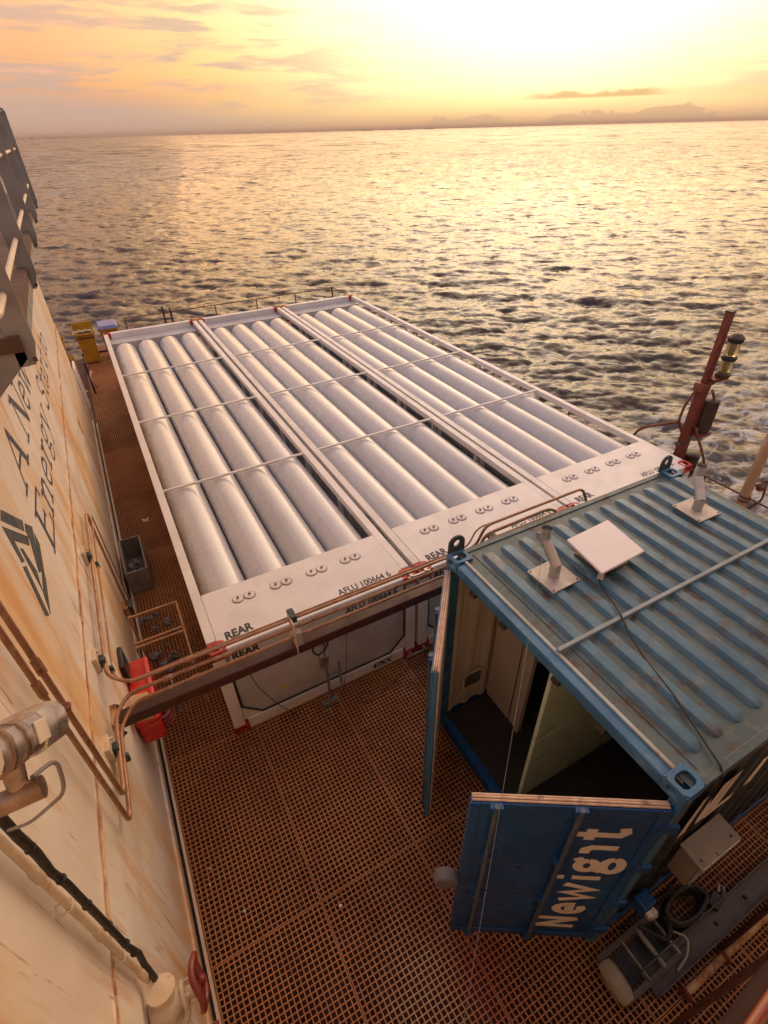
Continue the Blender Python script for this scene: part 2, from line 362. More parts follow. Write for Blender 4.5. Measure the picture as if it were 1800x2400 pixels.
def text_mb(body, size, o, u, v, bold=.012, depth=.0012, width=1.0, align='LEFT'):
    """flat lettering: baseline start o, reading direction u, up direction v"""
    cu = bpy.data.curves.new('t', 'FONT'); cu.body = body; cu.size = size; cu.offset = bold*size; cu.align_x = align; cu.resolution_u = 4
    ob = bpy.data.objects.new('t', cu); COL.objects.link(ob)
    me = bpy.data.meshes.new_from_object(ob.evaluated_get(bpy.context.evaluated_depsgraph_get()))
    mb = MB(); o, u, v = Vector(o), Vector(u).normalized(), Vector(v).normalized(); n = u.cross(v)
    mb.add([o+u*(q.co.x*width)+v*q.co.y+n*.0015 for q in me.vertices], [tuple(p.vertices) for p in me.polygons])
    bpy.data.objects.remove(ob); bpy.data.curves.remove(cu); bpy.data.meshes.remove(me)
    return mb

def strokes(mb, paths, o, u, v, scale, lift=.002, width=.14, wx=1.0):
    """lettering drawn with a broad brush: paths are polylines in letter units, or (polyline, width)"""
    o, u, v = Vector(o), Vector(u).normalized(), Vector(v).normalized(); n = u.cross(v); k = 0
    for p in paths:
        wd = width
        if isinstance(p, tuple): p, wd = p
        q = [Vector((a*wx, b, 0)) for a, b in p]
        L = []; Rr = []
        for i, c in enumerate(q):
            if i == 0: d = q[1]-q[0]; m = 1
            elif i == len(q)-1: d = q[-1]-q[-2]; m = 1
            else:
                d1 = (q[i]-q[i-1]).normalized(); d2 = (q[i+1]-q[i]).normalized(); d = d1+d2
                m = 1/max(.55, math.sqrt(max(.01, (1+d1.dot(d2))/2)))
            d.normalize(); pn = Vector((-d.y, d.x, 0))*wd/2*m
            L.append(c+pn); Rr.append(c-pn)
        h = lift+k*.00015; k += 1
        vs = [o+(u*a.x+v*a.y)*scale+n*h for a in L]+[o+(u*a.x+v*a.y)*scale+n*h for a in Rr]
        N = len(L)
        mb.add(vs, [(N+i, N+i+1, i+1, i) for i in range(N-1)])
    return mb
def ell(cx, cy, rx, ry, a0, a1, n=12):
    return [(cx+rx*math.cos(R(a0+(a1-a0)*i/n)), cy+ry*math.sin(R(a0+(a1-a0)*i/n))) for i in range(n+1)]

# ------------------------------------------------------------------ sea
SEA = -5.0
def sea_tile(N, Lm, wind, V, rms, seed, spread=2.0, kmin=0.0):
    g = np.random.default_rng(seed)
    k1 = 2*np.pi*np.fft.fftfreq(N, Lm/N); kx, ky = np.meshgrid(k1, k1, indexing='ij'); k = np.hypot(kx, ky); k[0, 0] = 1e-6
    Lp = V*V/9.81; c = (kx*wind[0]+ky*wind[1])/k
    P = np.exp(-1/(k*Lp)**2)/k**4*(.18+np.abs(c)**spread)*np.exp(-(k*.035)**2); P[0, 0] = 0; P[k < kmin] = 0
    h = (g.normal(size=(N, N))+1j*g.normal(size=(N, N)))*np.sqrt(P)
    H = np.fft.ifft2(h); Z = H.real; s = rms/Z.std()
    Dx = np.fft.ifft2(-1j*kx/k*h).real*s; Dy = np.fft.ifft2(-1j*ky/k*h).real*s
    return Z*s, Dx, Dy
def samp(A, L, x, y):
    N = A.shape[0]; fx = (x/L*N) % N; fy = (y/L*N) % N
    i = np.floor(fx).astype(int) % N; j = np.floor(fy).astype(int) % N; a = fx-np.floor(fx); b = fy-np.floor(fy); i2 = (i+1) % N; j2 = (j+1) % N
    return A[i, j]*(1-a)*(1-b)+A[i2, j]*a*(1-b)+A[i, j2]*(1-a)*b+A[i2, j2]*a*b
def build_sea():
    h = 5.68-SEA; rr = [7.0]
    while rr[-1] < 60000:
        r = rr[-1]; rr.append(r+max(.07, min(r*r/(h*520)*.8, r*.12)))
    rr = np.array(rr); th = np.radians(np.linspace(-35, 110, 900))
    rg, tg = np.meshgrid(rr, th, indexing='ij')
    x = rg*np.sin(tg); y = -4+rg*np.cos(tg)
    wd = np.array([math.sin(R(38)), math.cos(R(38))])
    t1 = sea_tile(256, 71.0, wd, 2.7, .068, 3, 7.0); t2 = sea_tile(256, 26.3, (math.sin(R(20)), math.cos(R(20))), 1.5, .030, 5, 4.0)
    fade1 = np.clip(1.6-rg/500, 0, 1); fade2 = np.clip(1.5-rg/120, 0, 1)
    z = samp(t1[0], 71.0, x, y)*fade1+samp(t2[0], 26.3, x, y)*fade2
    xd = x+1.3*(samp(t1[1], 71.0, x, y)*fade1+samp(t2[1], 26.3, x, y)*fade2)
    yd = y+1.3*(samp(t1[2], 71.0, x, y)*fade1+samp(t2[2], 26.3, x, y)*fade2)
    n, m = rg.shape
    co = np.stack([xd, yd, z+SEA], -1).reshape(-1, 3).astype(np.float32)
    idx = np.arange(n*m).reshape(n, m)
    q = np.stack([idx[:-1, :-1], idx[:-1, 1:], idx[1:, 1:], idx[1:, :-1]], -1).reshape(-1, 4)[:, ::-1]
    me = bpy.data.meshes.new('sea'); me.vertices.add(n*m); me.vertices.foreach_set('co', co.ravel())
    F = len(q); me.loops.add(F*4); me.loops.foreach_set('vertex_index', q.ravel().astype(np.int32))
    me.polygons.add(F); me.polygons.foreach_set('loop_start', np.arange(0, F*4, 4, dtype=np.int32)); me.polygons.foreach_set('loop_total', np.full(F, 4, dtype=np.int32))
    me.update(calc_edges=True); me.shade_smooth()
    mt = bpy.data.materials.new('sea_water'); mt.use_nodes = True; t = NT(mt.node_tree)
    bs = t.n['Principled BSDF']; geo = t.new('ShaderNodeNewGeometry'); pos = geo.outputs['Position']
    bs.inputs['IOR'].default_value = 1.333; bs.inputs['Specular IOR Level'].default_value = .34
    dist = t.vmath('LENGTH', t.vmath('SUBTRACT', pos, (0, -4, SEA)))
    a = R(38.0); wdir = (math.sin(a), math.cos(a), 0); wper = (math.cos(a), -math.sin(a), 0)
    along = t.vmath('DOT_PRODUCT', pos, wdir); cross = t.vmath('DOT_PRODUCT', pos, wper)
    def slope(s_, amp, det, long=.42, off=0.0):
        c = t.noise(t.comb(along, t.math('MULTIPLY', cross, long), off), s_, det, .6, .25, True)
        q = t.new('ShaderNodeSeparateColor'); t.put(q.inputs[0], c)
        v = t.vmath('ADD', t.vmath('SCALE', wdir, scale=t.math('SUBTRACT', q.outputs[0], .5)), t.vmath('SCALE', wper, scale=t.math('MULTIPLY', t.math('SUBTRACT', q.outputs[1], .5), 1.0)))
        return t.vmath('SCALE', v, scale=amp)
    big = t.vmath('ADD', slope(.34, t.step(dist, 40, 220, 0.0, 1.8), 4), slope(.12, t.step(dist, 90, 350, 0.0, 2.1), 4, .42, 17.0))
    mid = slope(1.25, t.step(dist, 25, 160, 1.15, 1.9), 5, .34, 3.0)
    fine = t.vmath('ADD', slope(4.5, .50, 4, .55, 7.0), slope(.045, t.step(dist, 200, 700, 0.0, 3.0), 5, .5, 11.0))
    n2 = t.vmath('NORMALIZE', t.vmath('ADD', t.vmath('ADD', geo.outputs['Normal'], big), t.vmath('ADD', mid, fine)))
    t.put(bs.inputs['Normal'], n2)
    # churned water beside the stern
    sp = t.new('ShaderNodeSeparateXYZ'); t.put(sp.inputs[0], pos)
    reg = t.math('MULTIPLY', t.step(sp.outputs[0], 12, 19), t.step(t.math('SUBTRACT', sp.outputs[1], t.math('MULTIPLY', sp.outputs[0], .25)), 2.0, 6.0, 1.0, 0.0))
    fo = t.math('MULTIPLY', t.step(t.noise(t.vmath('MULTIPLY', pos, (.8, 1.3, 1)), .9, 7, .68, 1.2), .46, .64), reg)
    t.put(bs.inputs['Base Color'], t.mix(t.math('MULTIPLY', fo, .75), t.mix(reg, (.048, .040, .040), (.085, .078, .068)), (.62, .62, .60)))
    t.put(bs.inputs['Roughness'], t.math('ADD', t.step(dist, 30, 900, .05, .14), t.math('MULTIPLY', fo, .5)))
    me.materials.append(mt)
    o = bpy.data.objects.new('sea', me); COL.objects.link(o); o['kind'] = 'structure'
    # plain sheet behind the ship, out of the picture, a little lower
    b = MB().add([(-60000, -60000, SEA-1.2), (60000, -60000, SEA-1.2), (60000, 60000, SEA-1.2), (-60000, 60000, SEA-1.2)], [(0, 1, 2, 3)])
    me2 = b.mesh('sea_beyond', mt, smooth=0); o2 = bpy.data.objects.new('sea_beyond', me2); COL.objects.link(o2); o2['kind'] = 'structure'
build_sea()

# far shore, city and anchored ships
def polar(azd, r, z=0): return (r*math.sin(R(azd)), -4+r*math.cos(R(azd)), z)
def build_far():
    mb = MB(); n = 90; D = 15000; pts = []
    for i in range(n+1):
        a = 14+30*i/n; hgt = (8+22*abs(math.sin(i*.31)*math.sin(i*.113+1)))*min(1, i/8, (n-i)/8)+1
        pts.append((a, hgt))
    for (a0, h0), (a1, h1) in zip(pts[:-1], pts[1:]):
        p = [polar(a0, D, SEA-1), polar(a1, D, SEA-1), polar(a1, D+900, SEA-1), polar(a0, D+900, SEA-1), polar(a0, D+250, SEA+h0), polar(a1, D+250, SEA+h1), polar(a1, D+800, SEA+h1), polar(a0, D+800, SEA+h0)]
        mb.add(p, [(0, 1, 5, 4), (4, 5, 6, 7), (2, 3, 7, 6)])
    o = part(mb, 'far_shore', m_land); o['kind'] = 'structure'
    g = random.Random(4); k = 0
    for a in np.linspace(-1.6, 5.6, 30):
        a = a+g.uniform(-.08, .08); hh = g.uniform(10, 42)*(1.0 if a < 2.2 else .5); wd = g.uniform(18, 42); c = Vector(polar(a, 12500+g.uniform(-300, 300), SEA))
        u = Vector((math.cos(R(a)), -math.sin(R(a)), 0)); v = Vector((math.sin(R(a)), math.cos(R(a)), 0))
        b = MB().obox(c+Vector((0, 0, hh/2-2)), u*wd/2, v*wd/2, Vector((0, 0, hh/2+2)))
        b.obox(c+Vector((0, 0, hh+3)), u*wd*.22, v*wd*.22, Vector((0, 0, 3.2)))
        solo(b, 'skyline_tower', m_tower, 'tiny hazy tower block on the far left horizon skyline', 'building', 'hazy towers on the far horizon', loc=tuple(c))
    names = ['leftmost faint cargo ship anchored on the horizon under the glow', 'middle faint cargo ship anchored on the horizon', 'rightmost faint cargo ship anchored on the horizon']
    for (a, L), lab in zip(((26.9, 190), (30.3, 260), (32.4, 150)), names):
        c = Vector(polar(a, 11000, SEA)); u = Vector((math.cos(R(a)), -math.sin(R(a)), 0)); v = Vector((math.sin(R(a)), math.cos(R(a)), 0)); up = Vector((0, 0, 1))
        t = thing('cargo_ship', lab, 'ship', tuple(c), 'cargo ships on the horizon')
        pr = [(-.5, 0), (.46, 0), (.5, 1), (-.5, 1)]
        b = MB().prism([c+u*L*p-v*14+up*(q*13-2) for p, q in pr], v, 28); part(b, 'hull', m_shiphull, t)
        b = MB().obox(c-u*L*.38+up*21, u*L*.05, v*11, up*11); part(b, 'deckhouse', m_shiphouse, t)
        for q in (-.15, .05, .25):
            b = MB().obox(c+u*L*q+up*20, u*1.5, v*1.5, up*10); b.obox(c+u*(L*q+9)+up*28, u*9, v*1, up*1); part(b, 'crane', m_shiphouse, t)
build_far()

# ------------------------------------------------------------------ ship: hull, deck plate, grating
DX0, DX1, DY0, DY1 = -.85, 8.15, -9.0, 15.45
mb = MB().box(-14, DX1, DY0-20, DY1, -7.0, -.16)
hull = part(mb, 'ship_hull', m_hull, bevel=.03); hull['kind'] = 'structure'
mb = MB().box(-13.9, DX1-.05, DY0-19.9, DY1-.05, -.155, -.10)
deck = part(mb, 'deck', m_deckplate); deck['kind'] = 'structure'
mb = MB()
for (x0, x1, y0, y1) in ((DX1-.04, DX1, DY0, DY1), (DX0+.04, DX1-.05, DY1-.04, DY1)): mb.box(x0, x1, y0, y1, -.10, .06)
part(mb, 'deck_edge_angle', m_channel, deck)
PX, PY, NX, NY = .0455, .0455, 22, 44
def grating():
    wX, wY = PX*NX, PY*NY; b = MB()
    for i in range(NX+1):
        e = .006 if i in (0, NX) else 0
        x = i*PX; x = min(max(x, .006), wX-.006); b.box(x-.0045, x+.0045, 0.001, wY-.001, -.028, 0)
    for j in range(NY+1):
        y = min(max(j*PY, .006), wY-.006); b.box(0.001, wX-.001, y-.0042, y+.0042, -.026, -.0012)
    return b.mesh('grating_panel', m_grate, smooth=0)
def worn_patch(m, c, r, col, amt):
    # scuffed paint round one spot of the walkway
    t = NT(m.node_tree); bs = [n for n in t.n if n.type == 'BSDF_PRINCIPLED'][0]; sock = bs.inputs['Base Color']; prev = sock.links[0].from_socket
    pos = t.new('ShaderNodeNewGeometry').outputs['Position']
    d = t.vmath('LENGTH', t.vmath('MULTIPLY', t.vmath('SUBTRACT', pos, c), (1, .8, 0)))
    k = t.math('MULTIPLY', t.step(t.math('ADD', d, t.math('MULTIPLY', t.noise(pos, 3.2, 6, .65, .5), r)), r*.55, r*1.25, 1.0, 0.0), amt)
    t.put(sock, t.mix(k, prev, col))
worn_patch(m_grate, (.78, -2.98, 0), .75, (.56, .42, .28), .75)
worn_patch(m_grate, (1.25, -3.15, 0), .55, (.42, .09, .05), .6)
worn_patch(m_deckplate, (1.1, -3.1, 0), .8, (.26, .045, .02), .7)
gme = grating()
xa = -.765
y = DY0+1.0; row = 0
while y < DY1-.2:
    x = xa
    while x+PX*NX < DX1+.2:
        o = share(gme, 'grating_panel', (x, y, 0), deck); x += PX*NX+.004
    y += PY*NY+.004

# ------------------------------------------------------------------ white bulkhead with lettering, logo and upper walkway
WX = -.85
wall = thing('superstructure', 'rust-streaked white steel bulkhead with painted lettering and angular logo', 'bulkhead', (WX, 0, 0))
WY0, WY1 = -9.0, 9.75
b = MB().box(-6.0, WX, WY0, WY1, -.1, 2.42); part(b, 'lower_strake', m_wall, wall, bevel=.008)
b = MB().box(-6.0, WX-.012, WY0, WY1-.01, 2.42, 4.72); part(b, 'upper_strake', m_wall, wall)
pts = []
for i in range(120):
    yy = WY0+(WY1-WY0)*i/119; pts.append((WX+.001+.004*random.random(), yy, 2.42+random.uniform(-.006, .006)))
b = MB().tube(pts, [.004+.005*random.random() for _ in pts], 6); part(b, 'weld_seam', m_weld, wall, smooth=60)
for yy in (2.75, -3.6):
    b = MB().tube([(WX-.006, yy, z) for z in np.linspace(.1, 2.4, 8)], .007, 6); part(b, 'butt_weld', m_wall, wall)
b = MB().box(WX-.02, WX+.008, 6.2, 6.42, 1.35, 1.62); part(b, 'doubler_plate', m_weld, wall, bevel=.003, label='small rust-red patch plate')
# channel and pale lip along the foot of the wall
b = MB().box(WX, WX+.02, WY0, WY1, -.09, .13); part(b, 'foot_flat', m_wall, wall)
b = MB().box(WX+.055, WX+.080, WY0, WY1, -.09, .035); part(b, 'foot_lip', m_cream, wall)
b = MB().box(WX+.02, WX+.055, WY0, WY1, -.09, -.03); part(b, 'foot_gutter', m_black, wall)
# serif lettering on the upper strake (thick and thin strokes)
TH, TN = .19, .075
def srf(x, y, w=.16): return ([(x-w, y), (x+w, y)], TN)
G = {
 'A': (1.0, [([(.08, 0), (.48, 1)], TN), ([(.46, 1), (.90, 0)], TH), ([(.24, .36), (.74, .36)], TN), srf(.08, .03), srf(.90, .03)]),
 'N': (1.05, [([(.17, 0), (.17, 1)], TN), ([(.14, 1), (.88, .02)], TH), ([(.88, 0), (.88, 1)], TN), srf(.17, .03), srf(.12, .97, .12), srf(.88, .97)]),
 'E': (.90, [([(.20, 0), (.20, 1)], TH), ([(.06, .97), (.80, .97)], TN), ([(.06, .03), (.84, .03)], TN), ([(.2, .52), (.6, .52)], TN), ([(.80, 1), (.80, .76)], TN), ([(.84, 0), (.84, .26)], TN), ([(.6, .62), (.6, .42)], TN)]),
 'S': (.75, [(ell(.36, .74, .24, .24, 30, 250, 10)+ell(.36, .26, .26, .24, 80, -150, 10), .10), ([(.60, .95), (.60, .72)], TN), ([(.09, .05), (.09, .28)], TN)]),
 'e': (.66, [(ell(.32, .33, .23, .31, 0, 320, 14), .095), ([(.10, .36), (.55, .36)], TN)]),
 'w': (.95, [([(.10, .66), (.30, 0)], .12), ([(.30, 0), (.48, .62)], TN), ([(.46, .66), (.66, 0)], .12), ([(.66, 0), (.84, .66)], TN), srf(.10, .65, .11), srf(.46, .65, .1), srf(.84, .65, .11)]),
 'n': (.80, [([(.18, 0), (.18, .66)], .13), ([(.20, .52), (.34, .64), (.50, .64), (.58, .5), (.58, 0)], .11), srf(.18, .02, .13), srf(.58, .02, .13), srf(.10, .64, .08)]),
 'r': (.60, [([(.18, 0), (.18, .66)], .13), ([(.20, .48), (.34, .63), (.50, .58)], .10), srf(.18, .02, .14), srf(.10, .64, .08)]),
 'g': (.70, [(ell(.32, .44, .20, .20, 0, 360, 14), .09), (ell(.33, -.12, .25, .15, 0, 360, 14), .075), ([(.2, .25), (.14, .14), (.26, .04), (.5, .02)], .07), ([(.5, .56), (.64, .62)], TN)]),
 'y': (.75, [([(.12, .66), (.38, .02)], .12), ([(.62, .66), (.28, -.26), (.12, -.26)], .065), srf(.12, .65, .11), srf(.62, .65, .1)]),
 't': (.50, [([(.22, .9), (.22, .12), (.32, .03), (.44, .08)], .11), ([(.04, .64), (.44, .64)], TN)]),
 'a': (.68, [([(.12, .52), (.28, .64), (.44, .58), (.46, .1), (.58, .03)], .10), (ell(.28, .18, .18, .17, 60, 330, 10), .08)]),
 'o': (.70, [(ell(.34, .33, .24, .31, 0, 360, 16), .095)]),
 ' ': (.42, []),
}
def serif(txt, y0, z0, h, wx):
    x = y0
    for ch in txt:
        adv, st = G[ch]
        if st: part(strokes(MB(), st, (WX-.012, x, z0), (0, 1, 0), (0, 0, 1), h, .002, TH, wx), 'letter', m_navyink, wall, smooth=0)
        x += adv*h*wx
serif('A New', .42, 3.47, .41, 1.58)
serif('Energy Start to', .28, 2.93, .40, 1.60)
for nm, P in dict(A=[(-.39, 3.834), (-.073, 3.538), (-.154, 3.501), (-.495, 3.82)], B=[(-.533, 3.799), (-.141, 3.444), (-.216, 3.416), (-.462, 3.641), (-.491, 3.484), (-.553, 3.519)],
              C=[(-.052, 3.501), (.082, 3.382), (-.002, 3.344), (-.269, 3.217), (-.333, 3.257), (-.135, 3.418), (-.125, 3.483)], D=[(-.433, 3.553), (-.389, 3.513), (-.359, 3.3), (-.471, 3.195), (-.461, 3.243)],
              E=[(.05, 3.341), (.039, 3.25), (-.249, 3.155), (-.266, 3.224)], F=[(-.262, 3.21), (-.255, 3.143), (-.576, 3.067), (-.475, 3.188)], G=[(-.576, 3.503), (-.512, 3.462), (-.612, 3.092), (-.681, 3.149)]).items():
    P = [(WX-.0115, a, c) for a, c in P]
    part(MB().prism(P, (1, 0, 0), .0025), 'logo_stripe', m_logo, wall, smooth=0)
# upper walkway that oversails the wall
EX = -.36
b = MB().box(-6.0, EX, -.62, 9.3, 4.80, 4.88); part(b, 'walkway_slab', m_walk, wall)
b = MB().box(EX-.05, EX-.002, -.60, 9.3, 4.72, 4.80); part(b, 'walkway_edge', m_grey, wall)
for yy in (-.6, 3.0, 6.2, 9.1):
    b = MB().prism([(EX, yy, 4.80), (EX, yy, 4.76), (-.56, yy, 4.58), (WX-.01, yy, 4.35), (WX-.01, yy, 4.80)], (0, 1, 0), .02); part(b, 'bracket_knee', m_grey, wall)
# unseen deckhouse front behind the photographer, added to block sky light
b = MB().box(-6.0, 7.6, -9.0, -4.75, -.09, 9.0); part(b, 'unseen_house_front', m_wall, wall)
b = MB().box(-.2, 7.6, -4.75, -4.27, 3.9, 4.0); part(b, 'unseen_shade_platform', m_walk, wall)  # unseen platform slab, put in to shade the near deck
# guard rail on the walkway edge
gr = thing('guard_rail', 'grey flat-bar guard rail with cream rails on the upper walkway edge', 'railing', (-.30, 0, 4.8))
for yy in (-.59, 1.36, 3.55, 5.8, 7.9):
    pr = [(-.30, 4.83), (-.335, 4.72), (-.42, 4.72), (-.42, 6.02), (-.39, 6.08), (-.33, 6.08), (-.30, 6.03)]
    part(MB().prism([(a, yy, c) for a, c in pr], (0, 1, 0), .014), 'stanchion', m_grey, gr, bevel=.003)
    part(MB().prism([(-.32, yy-.004, 4.76), (-.34, yy-.004, 4.76), (-.34, yy-.004, 4.74), (-.32, yy-.004, 4.74)], (0, -1, 0), .012), 'bolt', m_dark, gr)
for z in (5.07, 5.56):
    part(MB().tube([(-.352, -.95 if z < 5.2 else -.9, z), (-.352, 9.2, z)], .017, 10), 'rail', m_cream, gr)
part(MB().tube(arc([(-.52, -1.02, 5.07), (-.352, -1.02, 5.07), (-.352, -.9, 5.07)], .06), .017, 10), 'rail', m_cream, gr)
part(MB().tube([(-.36, -.6, 6.03), (-.36, 9.2, 6.03)], .02, 10), 'rail', m_grey, gr)

# ------------------------------------------------------------------ tube modules
LM, WM, HM = 12.19, 2.438, 1.44
def casting_mb(o, sx, sy, sz):
    """corner fitting with oval openings; o = outer corner, sx/sy/sz = direction into the box"""
    o = Vector(o); X, Y, Z = .178, .162, .118; t = .022; b = MB()
    c = o+Vector((sx*X/2, sy*Y/2, sz*Z/2))
    b.holed((c.x, c.y, o.z+sz*t), (1, 0, 0), (0, 1, 0) if sz < 0 else (0, -1, 0), (0, 0, -sz), X/2, Y/2, .058, .046, t)
    b.holed((c.x, o.y+sy*t, c.z), (1, 0, 0), (0, 0, 1) if sy > 0 else (0, 0, -1), (0, -sy, 0), X/2-.001, Z/2-.001, .046, .032, t-.001)
    b.holed((o.x+sx*t, c.y, c.z), (0, 1, 0), (0, 0, -1) if sx > 0 else (0, 0, 1), (-sx, 0, 0), Y/2-.001, Z/2-.001, .042, .032, t-.001)
    b.box(*sorted((o.x+sx*(X-.012), o.x+sx*X)), *sorted((o.y+sy*.002, o.y+sy*Y)), *sorted((o.z+sz*.002, o.z+sz*Z)))
    b.box(*sorted((o.x+sx*.002, o.x+sx*(X-.013))), *sorted((o.y+sy*(Y-.012), o.y+sy*Y)), *sorted((o.z+sz*.002, o.z+sz*Z)))
    b.box(*sorted((o.x+sx*.002, o.x+sx*(X-.013))), *sorted((o.y+sy*.002, o.y+sy*(Y-.013))), *sorted((o.z+sz*(Z-.012), o.z+sz*Z)))
    return b
TC = [.405, .953, 1.501, 2.049]; TR = .268; TZ = 1.112
def build_module():
    t = thing('gas_tube_module', '', 'tube module', (0, 0, 0))
    for xx in (0, WM):
        for yy in (0, LM):
            sx = 1 if xx == 0 else -1; sy = 1 if yy == 0 else -1
            for zz in (0, HM): part(casting_mb((xx, yy, zz), sx, sy, 1 if zz == 0 else -1), 'corner_casting', m_red, t)
            b = MB().box(*sorted((xx+sx*.004, xx+sx*.135)), *sorted((yy+sy*.004, yy+sy*.12)), .118, HM-.118); part(b, 'corner_post', m_white, t, bevel=.006)
    for xx, sx in ((0, 1), (WM, -1)):
        b = MB().box(*sorted((xx+sx*.003, xx+sx*.108)), .178, LM-.178, HM-.105, HM-.004); part(b, 'top_rail', m_white, t, bevel=.006)
        b = MB().box(*sorted((xx+sx*.003, xx+sx*.10)), .178, LM-.178, .02, .15); part(b, 'bottom_rail', m_white, t, bevel=.006)
        for yy in (2.1, 3.41, 4.7, 6.03, 7.3, 8.65, 10.2):
            b = MB().box(*sorted((xx+sx*.02, xx+sx*.08)), yy-.03, yy+.03, .15, HM-.105); part(b, 'side_post', m_white, t)
    # tubes, upper row seen, lower row in the shade beneath
    prof = [(.03, .45), (.09, .46), (.10, .60)]
    prof += [(TR*math.sin(R(a)), .86-TR*math.cos(R(a))) for a in np.linspace(25, 90, 8)]
    prof += [(TR*math.cos(R(a)), 11.15+TR*math.sin(R(a))) for a in np.linspace(0, 84, 10)]
    prof += [(.04, 11.42), (.04, 11.5)]
    for zc in (TZ, TZ-.585):
        for xc in TC:
            part(MB().lathe(prof, (xc, 0, zc), (0, 1, 0), 40), 'tube', m_tube, t, smooth=50)
    # slim bars across the top
    for yy in (3.41, 6.03, 8.65):
        part(MB().bar((.108, yy, HM-.022), (WM-.108, yy, HM-.022), .042, .030), 'cross_bar', m_white, t, bevel=.005)
    # far end
    part(MB().box(.178, WM-.178, LM-.15, LM-.01, HM-.20, HM-.004), 'end_beam', m_white, t, bevel=.006)
    part(MB().box(.10, WM-.10, 11.52, 11.56, .15, HM-.14), 'end_bulkhead', m_inner, t)
    part(MB().box(.108, WM-.108, 11.56, LM-.15, HM-.16, HM-.15), 'end_shelf', m_inner, t)
    # rear end: top plate, front frame, octagon cover
    part(MB().box(.110, WM-.110, .012, .915, HM-.012, HM-.0015), 'end_plate', m_white, t, bevel=.003)
    part(MB().box(.178, WM-.178, .004, .11, HM-.215, HM-.013), 'end_beam', m_white, t, bevel=.004)
    part(MB().box(.178, WM-.178, .004, .12, .02, .19), 'end_beam', m_white, t, bevel=.004)
    part(MB().box(.14, WM-.14, .905, .915, .2, HM-.02), 'end_bulkhead', m_inner, t)
    O = [(.155, .42), (.36, .20), (WM-.36, .20), (WM-.155, .42), (WM-.155, 1.21), (.155, 1.21)]
    part(MB().prism([(a, .055, c) for a, c in O], (0, -1, 0), .02), 'cover_panel', m_inner, t, smooth=0)
    part(MB().tube([(a, .028, c) for a, c in O], .013, 8, close=True), 'gasket', m_black, t)
    for s in (0, 1):
        q = [(.14, .19), (.36, .19), (.14, .42)]
        q = [((WM-a) if s else a, c) for a, c in q]
        part(MB().prism([(a, .018 if True else 0, c) for a, c in (q if s else q[::-1])], (0, 1, 0), .03), 'corner_gusset', m_white, t, smooth=0)
    for xx in (.52, .98, 1.42, 1.88):
        part(MB().box(xx-.03, xx+.01, -.006, .004, 1.14, 1.25), 'latch', m_black, t)
        part(MB().lathe([(.05, 0), (.05, .006), (.03, .008)], (xx+.09, .03, 1.17), (0, -1, 0), 16), 'label_disc', m_white, t)
    cap = None
    for k in range(4):
        for d in (-.067, .067):
            x = .54+k*.445+d
            if cap is None:
                pr = [(.060, 0), (.060, .008), (.052, .013), (.046, .008), (.018, .008), (.017, .020), (.002, .022)]
                b = MB().lathe(pr, (x, .655, HM-.0015), (0, 0, 1), 20); cap = part(b, 'fitting_cap', m_white, t); c0 = x
                ring = part(MB().lathe([(.070, 0), (.070, .0015), (.058, .0015)], (x, .652, HM-.0010), (0, 0, 1), 24), 'stain_ring', M('cap_ring', (.20, .12, .10), (.30, .2, .17), 20, rough=.6), cap); nut = part(MB().lathe([(.017, .02), (.015, .028), (.004, .029)], (x, .655, HM-.0015), (0, 0, 1), 6), 'nut', m_dark, cap)
            else:
                q = share(cap.data, 'fitting_cap', (x-c0, random.uniform(-.004, .004), 0), t)
                share(ring.data, 'stain_ring', (0, 0, 0), q); share(nut.data, 'nut', (0, 0, 0), q)
    part(text_mb('REAR', .155, (.20, .125, HM-.0012), (1, .06, 0), (0, 1, 0), .042, width=.80), 'lettering', m_ink, t, smooth=0)
    part(text_mb('AFLU 100664 6', .135, (1.50, .13, HM-.0012), (1, 0, 0), (0, 1, 0), .02, width=.78), 'lettering', m_ink, t, smooth=0)
    part(text_mb('REAR', .155, (.20, .002, HM-.185), (1, 0, 0), (0, 0, 1), .042, width=.80), 'lettering', m_ink, t, smooth=0)
    part(text_mb('AFLU 100664 6', .135, (1.50, .002, HM-.18), (1, 0, 0), (0, 0, 1), .02, width=.78), 'lettering', m_ink, t, smooth=0)
    part(text_mb('47KX', .125, (1.80, .002, .065), (1, 0, 0), (0, 0, 1), .042, width=.95), 'lettering', m_ink, t, smooth=0)
    part(text_mb('AFLU 100664 6', .11, (.0015, 1.45, HM-.115), (0, -1, 0), (0, 0, 1), .01, width=1.0), 'lettering', m_ink, t, smooth=0)
    part(MB().prism([(.62, .033, .42), (.70, .033, .42), (.66, .033, .49)], (0, -1, 0), .003), 'warning_label', M('label_yellow', (.62, .52, .04)), t, smooth=0)
    return t
mods = [build_module()]
labs = ['white gas tube module nearest the bulkhead, with its full front face showing', 'middle white gas tube module, second out from the bulkhead', 'outermost white gas tube module along the seaward deck edge']
for k, dxm in ((1, 2.487), (2, 4.965)):
    c = copy_tree(mods[0]); c.location = (dxm, 0, 0); mods.append(c)
for o, l in zip(mods, labs): tag(o, l, 'tube module', 'gas tube modules on deck')
